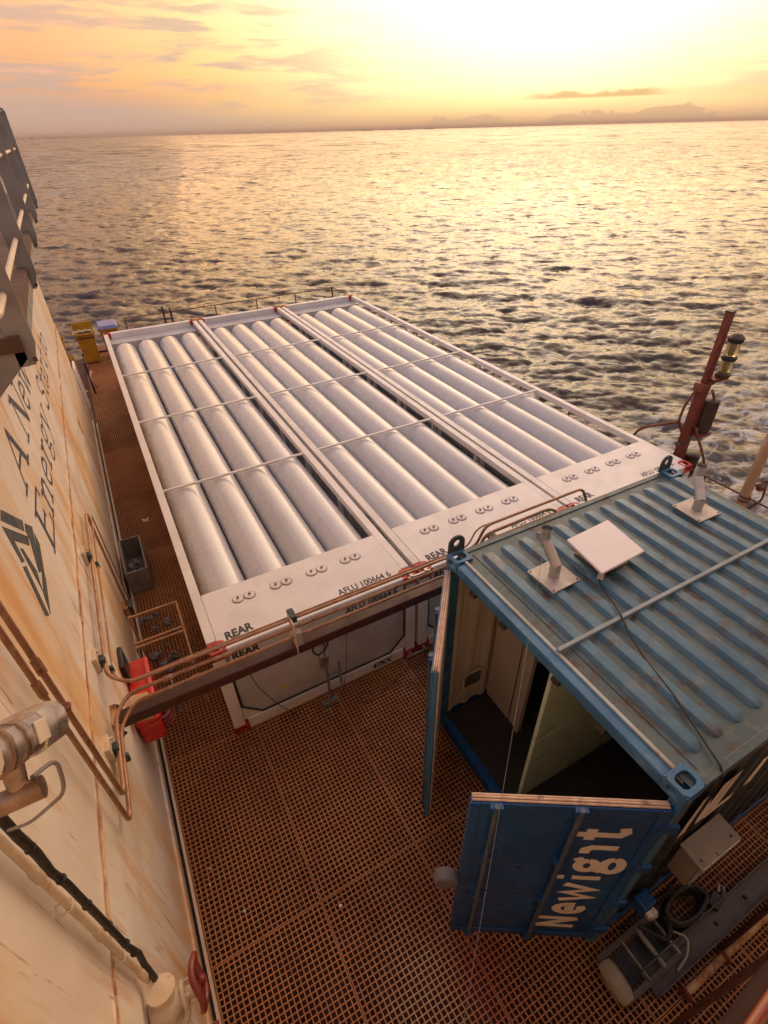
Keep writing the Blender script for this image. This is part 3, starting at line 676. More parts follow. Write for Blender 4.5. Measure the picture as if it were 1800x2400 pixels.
# bridge clamps that tie neighbouring corner castings
for i, (xx, lab) in enumerate(((2.462, 'steel bridge clamp joining the near and middle modules at deck level'), (4.945, 'steel bridge clamp joining the middle and seaward modules at deck level'))):
    t = thing('bridge_clamp', lab, 'clamp', (xx, -.03, 0), 'bridge clamps between modules')
    part(MB().bar((xx-.16, -.03, .03), (xx+.16, -.03, .03), .02, .014), 'threaded_rod', m_galv, t)
    for d in (-.11, .11): part(MB().box(xx+d-.014, xx+d+.014, -.045, .03, .03, .075), 'hook', m_galv, t, bevel=.003)
for i, (xx, lab) in enumerate(((2.462, 'steel bridge clamp joining the top corners of near and middle modules'), (4.945, 'steel bridge clamp joining the top corners of middle and seaward modules'))):
    t = thing('bridge_clamp', lab, 'clamp', (xx, -.02, HM), 'bridge clamps between modules')
    part(MB().bar((xx-.15, -.02, HM+.012), (xx+.15, -.02, HM+.012), .02, .014), 'threaded_rod', m_galv, t)
    for d in (-.1, .1): part(MB().box(xx+d-.02, xx+d+.02, -.03, .10, HM+.005, HM+.03), 'hook', m_galv, t, bevel=.003)

# ------------------------------------------------------------------ blue ten-foot container
BX0, BX1, BY0, BY1, BH = 2.15, 5.14, -3.386, -.948, 2.595
bc = thing('shipping_container', 'weathered blue ten-foot container with both end doors swung open', 'container', (BX0, BY0, 0))
for xx in (BX0, BX1):
    for yy in (BY0, BY1):
        sx = 1 if xx == BX0 else -1; sy = 1 if yy == BY0 else -1
        for zz in (0, BH): part(casting_mb((xx, yy, zz), sx, sy, 1 if zz == 0 else -1), 'corner_casting', m_blue, bc, bevel=.003)
        b = MB().box(*sorted((xx+sx*.004, xx+sx*.11)), *sorted((yy+sy*.004, yy+sy*.085)), .118, BH-.118); part(b, 'corner_post', m_blue, bc, bevel=.006)
# roof: sheet, raised ribs, rails
RZ = BH-.034
roof = part(MB().box(BX0+.10, BX1-.03, BY0+.03, BY1-.03, RZ-.006, RZ), 'roof_sheet', m_bluetop, bc)
for yy, s in ((BY0, 1), (BY1, -1)):
    b = MB().box(BX0+.178, BX1-.178, *sorted((yy+s*.003, yy+s*.060)), BH-.095, BH-.022); part(b, 'top_side_rail', m_bluetop, bc, bevel=.006)
    b = MB().box(BX0+.178, BX1-.178, *sorted((yy+s*.003, yy+s*.06)), .02, .16); part(b, 'bottom_side_rail', m_navy, bc, bevel=.006)
b = MB().box(BX0+.005, BX0+.090, BY0+.162, BY1-.162, BH-.125, BH-.022); part(b, 'door_header', m_blue, bc, bevel=.008)
b = MB().box(BX0+.085, BX0+.112, BY0+.162, BY1-.162, BH-.026, BH-.004); part(b, 'header_lip', M('header_lip', (.42, .50, .52), (.36, .34, .28), 4, rough=.4, over=[((.24, .14, .08), 9, (1, 1, 1), .62, .74, .6)]), bc, bevel=.004)
for yy in (BY0+.60, BY0+1.02, BY0+1.62, BY0+2.02):
    b = MB().box(BX0-.012, BX0+.03, yy-.035, yy+.035, BH-.165, BH-.125); part(b, 'cam_keeper', m_dark, bc)
b = MB().box(BX1-.09, BX1-.004, BY0+.178, BY1-.178, BH-.10, BH-.022); part(b, 'end_rail', m_bluetop, bc, bevel=.006)
b = MB().box(BX0+.005, BX0+.10, BY0+.162, BY1-.162, .02, .15); part(b, 'door_sill', m_navy, bc, bevel=.006)
def rib(x, y0, y1, h=.034, wb=.066, wt=.042):
    b = MB(); prof = [(-wb, 0), (-wt, h), (wt, h), (wb, 0)]; L = []
    ys = [(y0, 0.0, .35), (y0+.025, .55, .8), (y0+.065, 1, 1), (y1-.065, 1, 1), (y1-.025, .55, .8), (y1, 0.0, .35)]
    vs = [(x+a*s, yy, RZ+.001+c*q) for (yy, q, s) in ys for (a, c) in prof]; fs = []
    for i in range(len(ys)-1):
        for k in range(3): fs.append((i*4+k, i*4+k+1, i*4+k+5, i*4+k+4))
    return b.add(vs, [f[::-1] for f in fs])
nr = 13
for k in range(nr):
    x = BX0+.335+k*(BX1-BX0-.48)/(nr-1)
    part(rib(x, BY0+.16, BY1-.13), 'rib', m_rib, roof, smooth=25, bevel=.004)
b = MB()
for xx in (BX0+.23,):
    b.tube([(xx, yy, RZ+.002) for yy in np.linspace(BY0+.1, BY1-.1, 10)], .006, 6)
part(b, 'roof_seam', m_bluetop, roof)
# lifting eyes on the far top corners
for xx, lab in ((BX0+.02, 0), (BX1-.19, 1)):
    b = MB(); c = Vector((xx+.085, BY1-.012, BH+.075)); P = []
    out_ = [(-.085, -.09), (.085, -.09), (.085, .0)]+[(.085*math.cos(R(a)), .085*math.sin(R(a))+.01) for a in range(15, 180, 15)]+[(-.085, 0)]
    N = len(out_); hol = [(.036*math.cos(2*math.pi*k/N-2.2), .036*math.sin(2*math.pi*k/N-2.2)+.015) for k in range(N)]
    vs = []
    for d in (0, .02):
        for q in (out_, hol): vs += [(c.x+a, c.y+d, c.z+e) for a, e in q]
    fs = []
    for k in range(N):
        j = (k+1) % N
        fs += [(k, j, N+j, N+k), (2*N+j, 2*N+k, 3*N+k, 3*N+j), (j, k, 2*N+k, 2*N+j), (N+k, N+j, 3*N+j, 3*N+k)]
    part(b.add(vs, fs), 'lifting_eye', M('eye_dark', (.035, .05, .055), (.05, .06, .06), 9, rough=.5), bc, smooth=30)
# side walls
def corrugated(y, x0, x1, z0, z1, depth, mat, name, parent, pitch=.28, inner=False):
    vs = []; xs = [x0]; x = x0+.06; zs = []
    prof = [(0, 0)]
    while x < x1-.1:
        prof += [(x-x0, 0), (x-x0+.06, depth), (x-x0+.14, depth), (x-x0+.20, 0)]; x += pitch
    prof.append((x1-x0, 0))
    for (a, d) in prof:
        vs += [(x0+a, y+d, z0), (x0+a, y+d, z1)]
    fs = [(2*i, 2*i+2, 2*i+3, 2*i+1) for i in range(len(prof)-1)]
    return part(MB().add(vs, fs), name, mat, parent, smooth=0)
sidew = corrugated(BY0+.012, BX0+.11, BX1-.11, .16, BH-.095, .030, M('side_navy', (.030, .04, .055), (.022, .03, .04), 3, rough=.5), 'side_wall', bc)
corrugated(BY1-.010, BX0+.11, BX1-.11, .16, BH-.095, -.030, m_blue, 'side_wall', bc)
corrugated(BY1-.075, BX0+.10, BX1-.11, .15, BH-.10, .028, m_tan, 'wall_lining', bc, .235)
corrugated(BY0+.085, BX0+.10, BX1-.11, .15, BH-.10, -.028, m_tan, 'wall_lining', bc, .235)
part(MB().box(BX1-.06, BX1-.02, BY0+.09, BY1-.09, .15, BH-.10), 'end_wall', m_navy, bc)
part(MB().box(BX0+.10, BX1-.07, BY0+.09, BY1-.09, .10, .15), 'floor', m_darkfloor, bc)
part(MB().box(BX0+.11, BX1-.07, BY0+.09, BY1-.09, RZ-.05, RZ-.03), 'ceiling_lining', m_tan, bc)
part(MB().box(2.82, 2.86, -1.62, BY1-.085, .152, RZ-.055), 'partition', m_tan, bc, bevel=.004)
part(MB().box(2.79, 2.82, -1.63, -1.585, .152, RZ-.055), 'partition_post', m_tan, bc, bevel=.004)
part(MB().tube([(2.812, -1.45, .16), (2.812, -1.45, 1.4), (2.81, -1.44, 2.4)], .006, 6), 'conduit', m_cable, bc)
part(MB().box(2.36, 4.95, -2.19, -2.15, .152, RZ-.055), 'green_partition', m_green, bc, bevel=.004, label='pale green inner partition panel')
part(MB().box(2.37, 4.9, -2.194, -2.1901, 1.16, 1.172), 'panel_joint', m_tan, bc)
part(MB().holed((2.57, BY1-.090, .60), (1, 0, 0), (0, 0, 1), (0, -1, 0), .15, .15, .12, .12, .012, sq=14), 'vent_frame', m_tan, bc, smooth=0)
part(MB().box(2.46, 2.68, BY1-.088, BY1-.084, .49, .71), 'vent_grille', M('grille', (.16, .13, .12), (.12, .1, .09), 20, rough=.6), bc)
# roof fittings
def roof_vent(cx, cy, turn, lx, ly):
    t = part(MB().obox((cx, cy, RZ+.042), (.155*math.cos(turn), .155*math.sin(turn), 0), (-.155*math.sin(turn), .155*math.cos(turn), 0), (0, 0, .007)), 'vent_plate', m_galvp, bc, bevel=.003)
    p = [(cx, cy, RZ+.045), (cx, cy, RZ+.165), (cx+lx*.08, cy+ly*.08, RZ+.178), (cx+lx*.95, cy+ly*.95, RZ+.315), (cx+lx, cy+ly, RZ+.325)]
    part(MB().tube(p[:2]+[(cx, cy, RZ+.172)], [.047, .047, .044], 24), 'vent_pipe', m_galv, t, smooth=25)
    part(MB().tube([(cx-lx*.06, cy-ly*.06, RZ+.155), (cx+lx*1.04, cy+ly*1.04, RZ+.335)], .045, 24), 'vent_elbow', m_galv, t, smooth=25)
    q = Vector((cx+lx, cy+ly, RZ+.300))
    part(MB().tube([q, q+Vector((0, 0, .14)), ], .046, 24, cap=False), 'vent_outlet', m_galv, t)
    part(MB().tube([q+Vector((0, 0, .118)), q+Vector((0, 0, .119))], .045, 22), 'vent_throat', m_dark, t)
    for a in (-1, 1):
        for c_ in (-1, 1):
            part(MB().lathe([(.009, 0), (.009, .006), (.004, .009)], (cx+a*.135*math.cos(turn)-c_*.135*math.sin(turn), cy+a*.135*math.sin(turn)+c_*.135*math.cos(turn), RZ+.048), (0, 0, 1), 6), 'bolt', m_dark, t)
    part(MB().box(cx-.13, cx+.13, cy-.13, cy+.13, RZ+.001, RZ+.034), 'vent_curb', m_dark, t)
roof_vent(2.775, -1.64, R(2), .0, .17); roof_vent(4.65, -1.62, R(-2), .09, .15)
part(MB().bar((BX0+.095, -2.25, RZ+.045), (BX1-.06, -2.25, RZ+.045), .034, .03), 'roof_bar', M('bar_bluegrey', (.24, .30, .33), (.19, .24, .27), 6, rough=.4), bc, bevel=.005)
# doors
def door(hx, hy, ex, ey, lettered, lab):
    H0 = Vector((hx, hy, 0)); u = Vector((ex-hx, ey-hy, 0)); Ld = u.length; u.normalize(); up = Vector((0, 0, 1))
    n = up.cross(u) if lettered else u.cross(up)      # outer face of the leaf
    mid = H0+u*Ld/2; z0, z1 = .13, 2.44
    d = part(MB().obox(mid+up*(z0+z1)/2, u*Ld/2, n*.020, up*(z1-z0)/2), 'door', m_navy if lettered else m_blue, bc, bevel=.012, label=lab)
    # frame members proud of the leaf
    for a in (.03, Ld-.03): part(MB().obox(H0+u*a+n*.026+up*(z0+z1)/2, u*.03, n*.008, up*(z1-z0)/2*.995), 'door_stile', m_navy if lettered else m_blue, d, bevel=.004)
    for z in (z0+.05, z1-.05): part(MB().obox(mid+n*.0255+up*z, u*(Ld/2-.062), n*.007, up*.045), 'door_rail', m_navy if lettered else m_blue, d, bevel=.004)
    for a in (.535, 1.035):
        c = H0+u*a*Ld/1.19+n*.052
        part(MB().tube([c+up*(z0-.03), c+up*(z1+.01)], .017, 10), 'lock_rod', M('rod_navy', (.06, .10, .15), (.09, .12, .16), 6, rough=.4), d)
        for z in (z0+.02, 1.0, 1.7, z1-.03): part(MB().obox(c-n*.012+up*z, u*.04, n*.022, up*.028), 'rod_bracket', m_navy, d, bevel=.003)
    for z in (.35, .95, 1.6, 2.2): part(MB().obox(H0-u*.03+n*.028+up*z, u*.06, n*.012, up*.05), 'hinge', m_navy, d, bevel=.003)
    g = MB(); zz = z1+.004
    for k, o_ in enumerate((-.018, -.002, .014)): g.tube([H0+u*.02+n*o_+up*(zz+.004*(k == 1)), H0+u*(Ld-.01)+n*o_+up*(zz+.004*(k == 1))], .0075, 8)
    part(g, 'top_gasket', m_gasket, d)
    if not lettered:
        part(MB().obox(mid-n*.026+up*(z0+z1)/2, u*(Ld/2-.03), n*.005, up*(z1-z0)/2*.97), 'door_lining', m_tan, d, bevel=.003)
    else:
        part(MB().obox(mid-n*.026+up*(z0+z1)/2, u*(Ld/2-.03), n*.005, up*(z1-z0)/2*.97), 'door_lining', m_tan, d, bevel=.003)
        # cream painted word running up the leaf, letter tops towards the free edge
        W_ = {'N': (.66, [[(.1, 0), (.1, 1)], [(.1, 1), (.5, 0)], [(.5, 0), (.5, 1)]]),
              'e': (.56, [[(.1, .34), (.48, .36)]+ell(.28, .36, .2, .32, 10, 310, 12)]),
              'w': (.86, [[(.06, .72), (.22, .02), (.40, .66), (.56, .02), (.76, .74)]]),
              'i': (.26, [[(.12, 0), (.12, .66)], [(.12, .84), (.12, 1.0)]]),
              'g': (.66, [ell(.28, .46, .18, .2, 0, 360, 14), [(.40, .6), (.56, .74)], ell(.30, -.10, .24, .2, 0, 360, 14), [(.16, .28), (.12, .18), (.30, .10)]]),
              '1': (.36, [[(.22, -.02), (.22, .52), (.14, .66), (.0, .66)]]),
              't': (.50, [[(.22, .98), (.22, .1), (.32, 0), (.46, .06)], [(.04, .70), (.40, .70)]])}
        z = .33; word = []
        for ch in 'Newig1t':
            adv, st = W_[ch]
            # letters stand with their tops towards the free edge and read upwards; each is painted on its own
            b = strokes(MB(), st, H0+u*.19+n*.021+up*z, up, u, .30, .002, .225, 1.45); z += adv*.30*1.45+.030
            part(b, 'letter', m_lettercream, d, smooth=0)
    return d
door(BX0+.0, BY0+.045, 1.14, -2.725, True, 'navy near door with cream painted lettering')
door(BX0+.0, BY1-.045, 1.44, -1.875, False, 'blue far door seen edge-on')
part(MB().lathe([(.02, 0), (.085, .01), (.095, .05), (.085, .10), (.02, .11)], (1.075, -2.66, 1.28), (-.53, -.85, 0), 18), 'door_bumper', M('bumper', (.10, .10, .12), (.13, .12, .13), 5, rough=.6), bc, bevel=.01)
# big letters along the near side, seen at a grazing angle
x = 2.50
for st in ([[(.0, 0), (.0, 1)], [(.0, 1), (.36, 0)], [(.36, 0), (.36, 1)]], [[(.55, 1), (.55, 0), (1.0, 0)]], [[(1.3, 0), (1.3, .7)], [(1.3, .85), (1.3, 1.0)]]):
    part(strokes(MB(), st, (x, BY0+.002, 1.72), (1, 0, 0), (0, 0, 1), .56, .003, .17), 'letter', m_lettercream, bc, smooth=0)
# beige electrical box on the near side
t = part(MB().box(2.66, 3.09, -3.555, BY0-.006, 1.0, 1.36), 'electrical_box', m_jbox, bc, bevel=.012)
part(MB().obox((2.875, -3.563, 1.21), (.22, 0, 0), (0, .008, 0), (0, 0, .14)), 'box_lid', m_box_lid, t, bevel=.004)
part(MB().prism([(2.65, -3.575, 1.362), (3.10, -3.575, 1.362), (3.10, BY0-.002, 1.385), (2.65, BY0-.002, 1.385)], (0, 0, 1), .006), 'box_hood', m_jbox, t)
part(MB().box(2.66, 3.09, -3.582, -3.556, 1.30, 1.362), 'box_edge', m_galv, t, bevel=.004)
part(MB().box(2.84, 2.848, -3.57, BY0-.004, 1.362, 1.372), 'box_seam', m_dark, t)
for xx, yy in ((2.70, -3.53), (3.04, -3.53), (2.70, -3.42), (3.04, -3.42)): part(MB().lathe([(.010, 0), (.010, .006), (.005, .010)], (xx, yy, 1.372), (0, .1, 1), 6), 'screw', m_dark, t)
part(MB().prism([(2.74, -3.50, 1.3725), (2.80, -3.50, 1.3725), (2.80, -3.46, 1.377), (2.74, -3.46, 1.377)], (0, 0, 1), .002), 'rating_label', m_ink, t, smooth=0)
for xx in (2.72, 2.95): part(MB().box(xx, xx+.06, -3.57, -3.556, 1.02, 1.07), 'latch', m_dark, t)
part(MB().tube(arc([(2.75, -3.48, 1.0), (2.75, -3.48, .55), (2.55, -3.45, .35), (2.45, -3.44, .05)], .1), .014, 8), 'conduit', m_cable, t)
t2 = part(MB().box(2.42, 2.55, -3.50, BY0-.004, .55, .72), 'socket', m_navy, bc, bevel=.01)
part(MB().lathe([(.05, 0), (.055, .04), (.04, .06)], (2.485, -3.50, .63), (0, -1, -.2), 14), 'socket_cap', m_galv, t2)

# flat satellite panel on the roof
dp = thing('satellite_panel', 'square white flat antenna panel on the container roof', 'antenna', (3.29, -1.67, RZ))
c = Vector((3.29, -1.68, RZ+.185)); tl = R(-4)
part(MB().obox(c, (.245*math.cos(tl), .0, .245*math.sin(tl)*-1), (.02, .222, .012), (0, 0, .012)), 'face', m_dish, dp, bevel=.006)
part(MB().obox(c-Vector((0, 0, .03)), (.16, 0, .01), (0, .17, .0), (0, 0, .017)), 'back_housing', m_dishframe, dp, bevel=.01)
part(MB().tube([c-Vector((0, 0, .04)), (3.29, -1.68, RZ+.03)], .022, 10), 'mast', m_dark, dp)
part(MB().box(3.13, 3.45, -1.84, -1.52, RZ+.03, RZ+.05), 'foot_plate', m_dark, dp)
part(MB().bar((3.08, -1.86, RZ+.04), (3.12, -1.84, RZ+.15), .05, .006), 'stay', m_dishframe, dp)
# its cable, draped over the ribs to the near corner
P = [(3.10, -1.82, RZ+.03), (3.02, -1.95, RZ+.035), (2.95, -2.15, RZ+.05), (2.88, -2.26, RZ+.075), (2.82, -2.4, RZ+.035), (2.74, -2.62, RZ+.03), (2.68, -2.85, RZ+.035), (2.60, -3.08, RZ+.03), (2.52, -3.28, RZ+.03), (2.49, -3.36, RZ+.035), (2.47, -3.40, BH-.08), (2.46, -3.41, 1.6)]
solo(MB().tube(arc(P, .08, 3), .0075, 8), 'antenna_cable', m_cable, 'thin black cable trailing from the antenna across the roof ribs', 'cable', loc=(3.1, -1.82, RZ))
solo(MB().tube([(2.775, -1.47, RZ+.44), (.315, -3.661, 3.6)], [.0020, .0008], 6), 'guy_wire', M('wire_grey', (.09, .085, .085)), 'thin grey wire running from the near roof vent down past the lettered door', 'wire', loc=(2.775, -1.47, RZ+.44))

# ------------------------------------------------------------------ beam and pipes in front of the modules
bm = thing('support_beam', 'dark red-brown square beam spanning from bulkhead to behind the blue container', 'beam', (-.8, -.6, 1.79))
part(MB().box(-.80, 4.9, -.655, -.545, 1.735, 1.845), 'beam', m_beam, bm, bevel=.01)
part(MB().box(WX, -.80, -.70, -.50, 1.69, 1.89), 'end_plate', m_weld, bm, bevel=.004)
for a in (-1, 1):
    for c_ in (-1, 1): part(MB().lathe([(.014, 0), (.014, .012), (.007, .02)], (-.80, -.6+a*.082, 1.79+c_*.082), (1, 0, 0), 6), 'bolt', m_dark, bm)
part(MB().box(4.75, 4.87, -.65, -.55, 0, 1.734), 'leg', m_beam, bm, bevel=.006)
PXW = -.785
pp = [
 ('upper copper pipe, topmost of the bundle, from the bulkhead run over to the container', .0155, [(PXW, 2.22, .22), (PXW, 2.22, 2.13), (PXW, -.40, 2.13), (PXW+.16, -.565, 2.13), (2.80, -.565, 2.13), (2.88, -.60, 2.40), (4.22, -.60, 2.41), (4.36, -.60, 2.15), (4.36, -.60, 1.86)]),
 ('slender copper pipe running just behind the topmost pipe', .009, [(PXW+.03, 2.32, .22), (PXW+.03, 2.32, 2.03), (PXW+.03, -.33, 2.03), (PXW+.12, -.47, 2.04), (-.2, -.49, 2.08), (2.75, -.50, 2.10), (2.83, -.53, 2.34), (3.55, -.53, 2.34)]),
 ('copper pipe with threaded couplings, third down of the bundle', .017, [(PXW, -1.46, 4.75), (PXW, -1.46, 2.06), (PXW+.01, -.78, 2.06), (PXW+.12, -.60, 2.055), (2.80, -.60, 2.05), (2.87, -.62, 2.30), (3.74, -.62, 2.32), (3.95, -.62, 2.16), (3.95, -.62, 1.86)]),
 ('lowest copper pipe of the bundle, closest to the beam', .0155, [(PXW+.004, -1.62, 4.75), (PXW+.004, -1.62, 2.0), (PXW+.02, -.86, 2.0), (PXW+.14, -.64, 1.975), (2.80, -.64, 1.975), (2.86, -.64, 2.23), (4.05, -.64, 2.24), (4.2, -.64, 1.9)]),
]
for lab, r_, path in pp:
    t = thing('pipe', lab, 'pipe', tuple(path[0]), 'copper pipes along bulkhead and beam')
    part(MB().tube(arc(path, .09, 5), r_, 12), 'pipe_run', m_pipe, t)
    xs = [-.35, .15] if r_ > .016 else ([-.15] if r_ > .012 else [])
    for xx in xs:
        z = path[4][2]; yy = path[4][1]
        part(MB().tube([(xx-.035, yy, z), (xx+.035, yy, z)], r_+.007, 8), 'coupling', m_pipe, t, smooth=20)
    if path[0][2] > 3: part(MB().tube([(path[0][0], path[0][1], 3.42), (path[0][0], path[0][1], 3.52)], r_+.008, 8), 'coupling', m_pipe, t, smooth=20)
# clamps on the wall and on the beam
def bracket(y, z, lab, blk=True):
    t = thing('pipe_bracket', lab, 'bracket', (WX, y, z), 'pipe brackets on the bulkhead')
    part(MB().box(WX-.005, PXW-.03, y-.07, y+.07, z-.05, z+.12), 'stand_off', m_valve, t, bevel=.004)
    part(MB().box(PXW-.03, PXW+.012, y-.035, y+.035, z-.045, z+.055), 'clamp_jaw', m_clamp, t, bevel=.006)
    part(MB().box(PXW+.012, PXW+.045, y-.045, y-.01, z-.14, z-.06), 'clamp_jaw', m_clamp, t, bevel=.006)
    part(MB().lathe([(.012, 0), (.012, .012), (.006, .02)], (PXW-.03, y+.05, z+.08), (1, 0, 0), 6), 'bolt', m_galv, t)
bracket(1.28, 2.14, 'pipe bracket on the bulkhead beyond the red box, far one of three')
bracket(-.24, 2.14, 'pipe bracket on the bulkhead where the bundle turns, middle one of three')
bracket(-1.06, 2.05, 'pipe bracket on the bulkhead just below the descending pipes, nearest of three')
t = thing('pipe_bracket', 'dark clamp near the deck at the foot of the descending pipes', 'bracket', (WX, 2.25, .4))
part(MB().box(WX-.004, PXW+.0, 2.15, 2.33, .42, .56), 'stand_off', m_weld, t, bevel=.004)
part(MB().box(PXW, PXW+.05, 2.18, 2.36, .44, .54), 'clamp_jaw', m_clamp, t, bevel=.006)
for xx, lab in ((.77, 'upright flat clamp post on the beam in front of the near module'), (3.05, 'upright flat clamp post on the beam behind the container')):
    t = thing('pipe_clamp', lab, 'clamp', (xx, -.6, 1.845), 'clamp posts on the beam')
    part(MB().box(xx-.035, xx-.025, -.68, -.52, 1.76, 2.17), 'flat_bar', m_cream, t, bevel=.002)
    part(MB().box(xx-.025, xx+.035, -.66, -.50, 1.85, 2.02), 'block', m_galvp, t, bevel=.006)
    part(MB().box(xx-.03, xx+.03, -.60, -.48, 2.10, 2.18), 'clamp_jaw', m_clamp, t, bevel=.006)
# valve and hose hanging in front of the near module
t = thing('valve_assembly', 'grey lever valve on a hanging hose in front of the near module', 'valve', (1.1, -.14, 0))
part(MB().tube(arc([(1.02, -.48, 1.72), (.93, -.42, 1.40), (1.02, -.36, 1.22), (1.14, -.34, 1.30), (1.12, -.40, 1.72)], .1, 6), .012, 8), 'hose_loop', m_cable, t)
part(MB().tube([(1.09, -.36, 1.42), (1.11, -.26, 1.02), (1.13, -.20, .45), (1.14, -.16, .04)], .016, 8), 'stem', m_scrap, t)
part(MB().obox((1.095, -.25, .98), (.05, 0, 0), (0, .04, .01), (0, -.02, .12)), 'valve_body', m_scrap, t, bevel=.015)
part(MB().bar((1.12, -.2, .62), (1.29, -.2, .62), .03, .02), 'handle_arm', m_scrap, t)
part(MB().bar((1.28, -.2, .78), (1.30, -.18, .22), .02, .03), 'lever', m_scrap, t)
part(MB().tube([(1.02, -.20, .10), (1.20, -.17, .10)], .035, 10), 'foot_joint', m_scrap, t)
solo(MB().tube([(1.46, -.42, 1.74), (1.43, -.16, 1.2), (1.40, -.12, .5), (1.34, -.14, .2), (1.28, -.17, .08)], .004, 6), 'sense_line', m_cable, 'thin dark line hanging from the beam down to the valve foot', 'cable', loc=(1.46, -.42, 1.74))
solo(MB().tube(arc([(.30, -.02, 1.18), (.36, -.04, .75), (.52, -.07, .35), (.72, -.12, .02)], .15), .005, 6), 'ground_cable', m_cable, 'thin earthing cable curving down the front of the near module to deck', 'cable', loc=(.3, -.02, 1.18))
solo(MB().tube(arc([(1.5, -.35, .012), (1.9, -.3, .012), (2.2, -.16, .012), (2.6, -.12, .012)], .2), .006, 6), 'deck_cable', m_rail, 'faint brown line lying on the grating below the clamped corners', 'cable', loc=(1.5, -.35, 0))

# ------------------------------------------------------------------ along the aisle beside the bulkhead
t = thing('hose_box', 'bright red rounded hose box mounted low on the bulkhead', 'box', (-.73, .3, .66))
part(MB().box(-.835, -.615, -.12, .72, .68, .96), 'body', m_firebox, t, bevel=.03)
part(MB().box(-.840, -.610, -.125, .725, .965, 1.04), 'lid', m_firebox, t, bevel=.022)
part(MB().box(-.665, -.635, -.10, .70, 1.03, 1.055), 'lid_ridge', m_firebox, t, bevel=.008)
part(MB().box(-.62, -.605, .05, .12, .88, 1.0), 'latch', m_handwheel, t, bevel=.004)
for z in (.75, .83, .90): part(MB().tube(arc([(-.61, -.06, z), (-.54, -.02, z-.01), (-.53, .08, z-.02), (-.61, .14, z)], .05), .02, 8), 'hose', M('hose_dull_red', (.22, .03, .03), (.17, .025, .025), 8, rough=.6), t)
part(MB().box(WX, -.842, .02, .56, .74, .92), 'back_bracket', m_black, t)
t = solo(MB().box(-.845, -.80, .42, .72, 1.05, 1.32), 'nozzle_cradle', m_black, 'black hose nozzle cradle on the wall behind the red box', 'cradle', bevel=.01, loc=(-.82, .57, 1.05))
solo(MB().obox((-.735, -.06, 1.20), (.085, .0, -.02), (0, .16, 0), (.004, 0, .012)), 'tan_board', m_board, 'small tan board lying across the red box under the pipes', 'board', bevel=.006, loc=(-.735, -.06, 1.18))
# open grey crate of scrap
t = thing('scrap_crate', 'open grey crate filled with scrap beside the bulkhead in the aisle', 'crate', (-.64, 3.5, 0))
x0, x1, y0, y1 = -.765, -.44, 3.06, 3.98
part(MB().box(x0, x1, y0, y1, .004, .02), 'bottom', m_crate, t)
for (a, b_, c_, d) in ((x0, x1, y0, y0+.025), (x0, x1, y1-.025, y1), (x0, x0+.025, y0+.026, y1-.026), (x1-.025, x1, y0+.026, y1-.026)):
    part(MB().box(a, b_, c_, d, .021, .42), 'side_board', m_crate, t, bevel=.004)
def lump(c, r, seed):
    g = random.Random(seed); mb = MB(); n, k = 7, 5; vs = []; fs = []
    for i in range(k+1):
        for j in range(n):
            a = math.pi*i/k; q = 2*math.pi*j/n; rr = r*g.uniform(.7, 1.15)
            vs.append((c[0]+rr*math.sin(a)*math.cos(q), c[1]+rr*math.sin(a)*math.sin(q), c[2]+rr*.75*math.cos(a)))
    for i in range(k):
        for j in range(n): fs.append((i*n+j, (i+1)*n+j, (i+1)*n+(j+1) % n, i*n+(j+1) % n))
    return mb.add(vs, fs)
g = random.Random(8)
mbs = MB()
for k in range(26):
    l = lump((g.uniform(x0+.07, x1-.07), g.uniform(y0+.07, y1-.3), g.uniform(.08, .24)), g.uniform(.035, .075), k); mbs.add(l.v, l.f)
solo(mbs, 'scrap_metal', m_scrap, 'grey scrap pieces heaped inside the open crate', 'scrap', kind='stuff', smooth=0)
mbs = MB()
for k in range(18):
    l = lump((g.uniform(-.74, -.36), g.uniform(1.25, 2.35), g.uniform(.03, .16)), g.uniform(.03, .075), 90+k); mbs.add(l.v, l.f)
solo(mbs, 'hose_fittings', m_scrap, 'heap of dark hose fittings under the tan pipe rack', 'fittings', kind='stuff', smooth=0)
t = thing('pipe_rack', 'low tan tubular rack beside the bulkhead in the aisle', 'rack', (-.47, 1.2, 0))
for (a, b_) in (((-.77, 1.68, .8), (-.19, 1.68, .8)), ((-.75, 1.20, .8), (-.17, 1.20, .8)), ((-.75, 1.145, .785), (-.18, 1.145, .785)), ((-.18, 1.69, .8), (-.18, .58, .8))):
    part(MB().bar(a, b_, .028, .028), 'rail', m_rack, t, bevel=.004)
for (a, b_) in ((-.75, 1.67), (-.19, 1.67), (-.74, 1.17), (-.19, .60)):
    part(MB().bar((a, b_, 0), (a, b_, .79), .028, .028), 'leg', m_rack, t, bevel=.004)
solo(MB().tube(arc([(-.62, 1.08, .3), (-.3, 1.14, .34), (-.2, 1.0, .34), (-.22, .74, .32), (-.55, .62, .28)], .1, 6), .010, 8), 'looped_hose', m_scrap, 'thin grey hose looped below the tan rack beside the red box', 'hose', loc=(-.62, 1.08, .3))
t = thing('hose_valve', 'pale grey branching hose valve lying beside the red box', 'valve', (-.45, .75, .2))
part(MB().tube([(-.66, .62, .26), (-.50, .70, .28), (-.32, .80, .30)], [.022, .036, .022], 10), 'body', M('valve_grey', (.38, .35, .33), (.3, .27, .25), 8, rough=.55), t)
part(MB().tube([(-.50, .70, .28), (-.50, .98, .33)], .013, 8), 'branch', m_galv, t)
part(MB().tube([(-.52, .69, .27), (-.50, .54, .12)], [.03, .02], 10), 'outlet', m_scrap, t)
part(MB().tube([(-.5, .7, .26), (-.5, .7, .0)], .012, 8), 'stand', m_scrap, t)
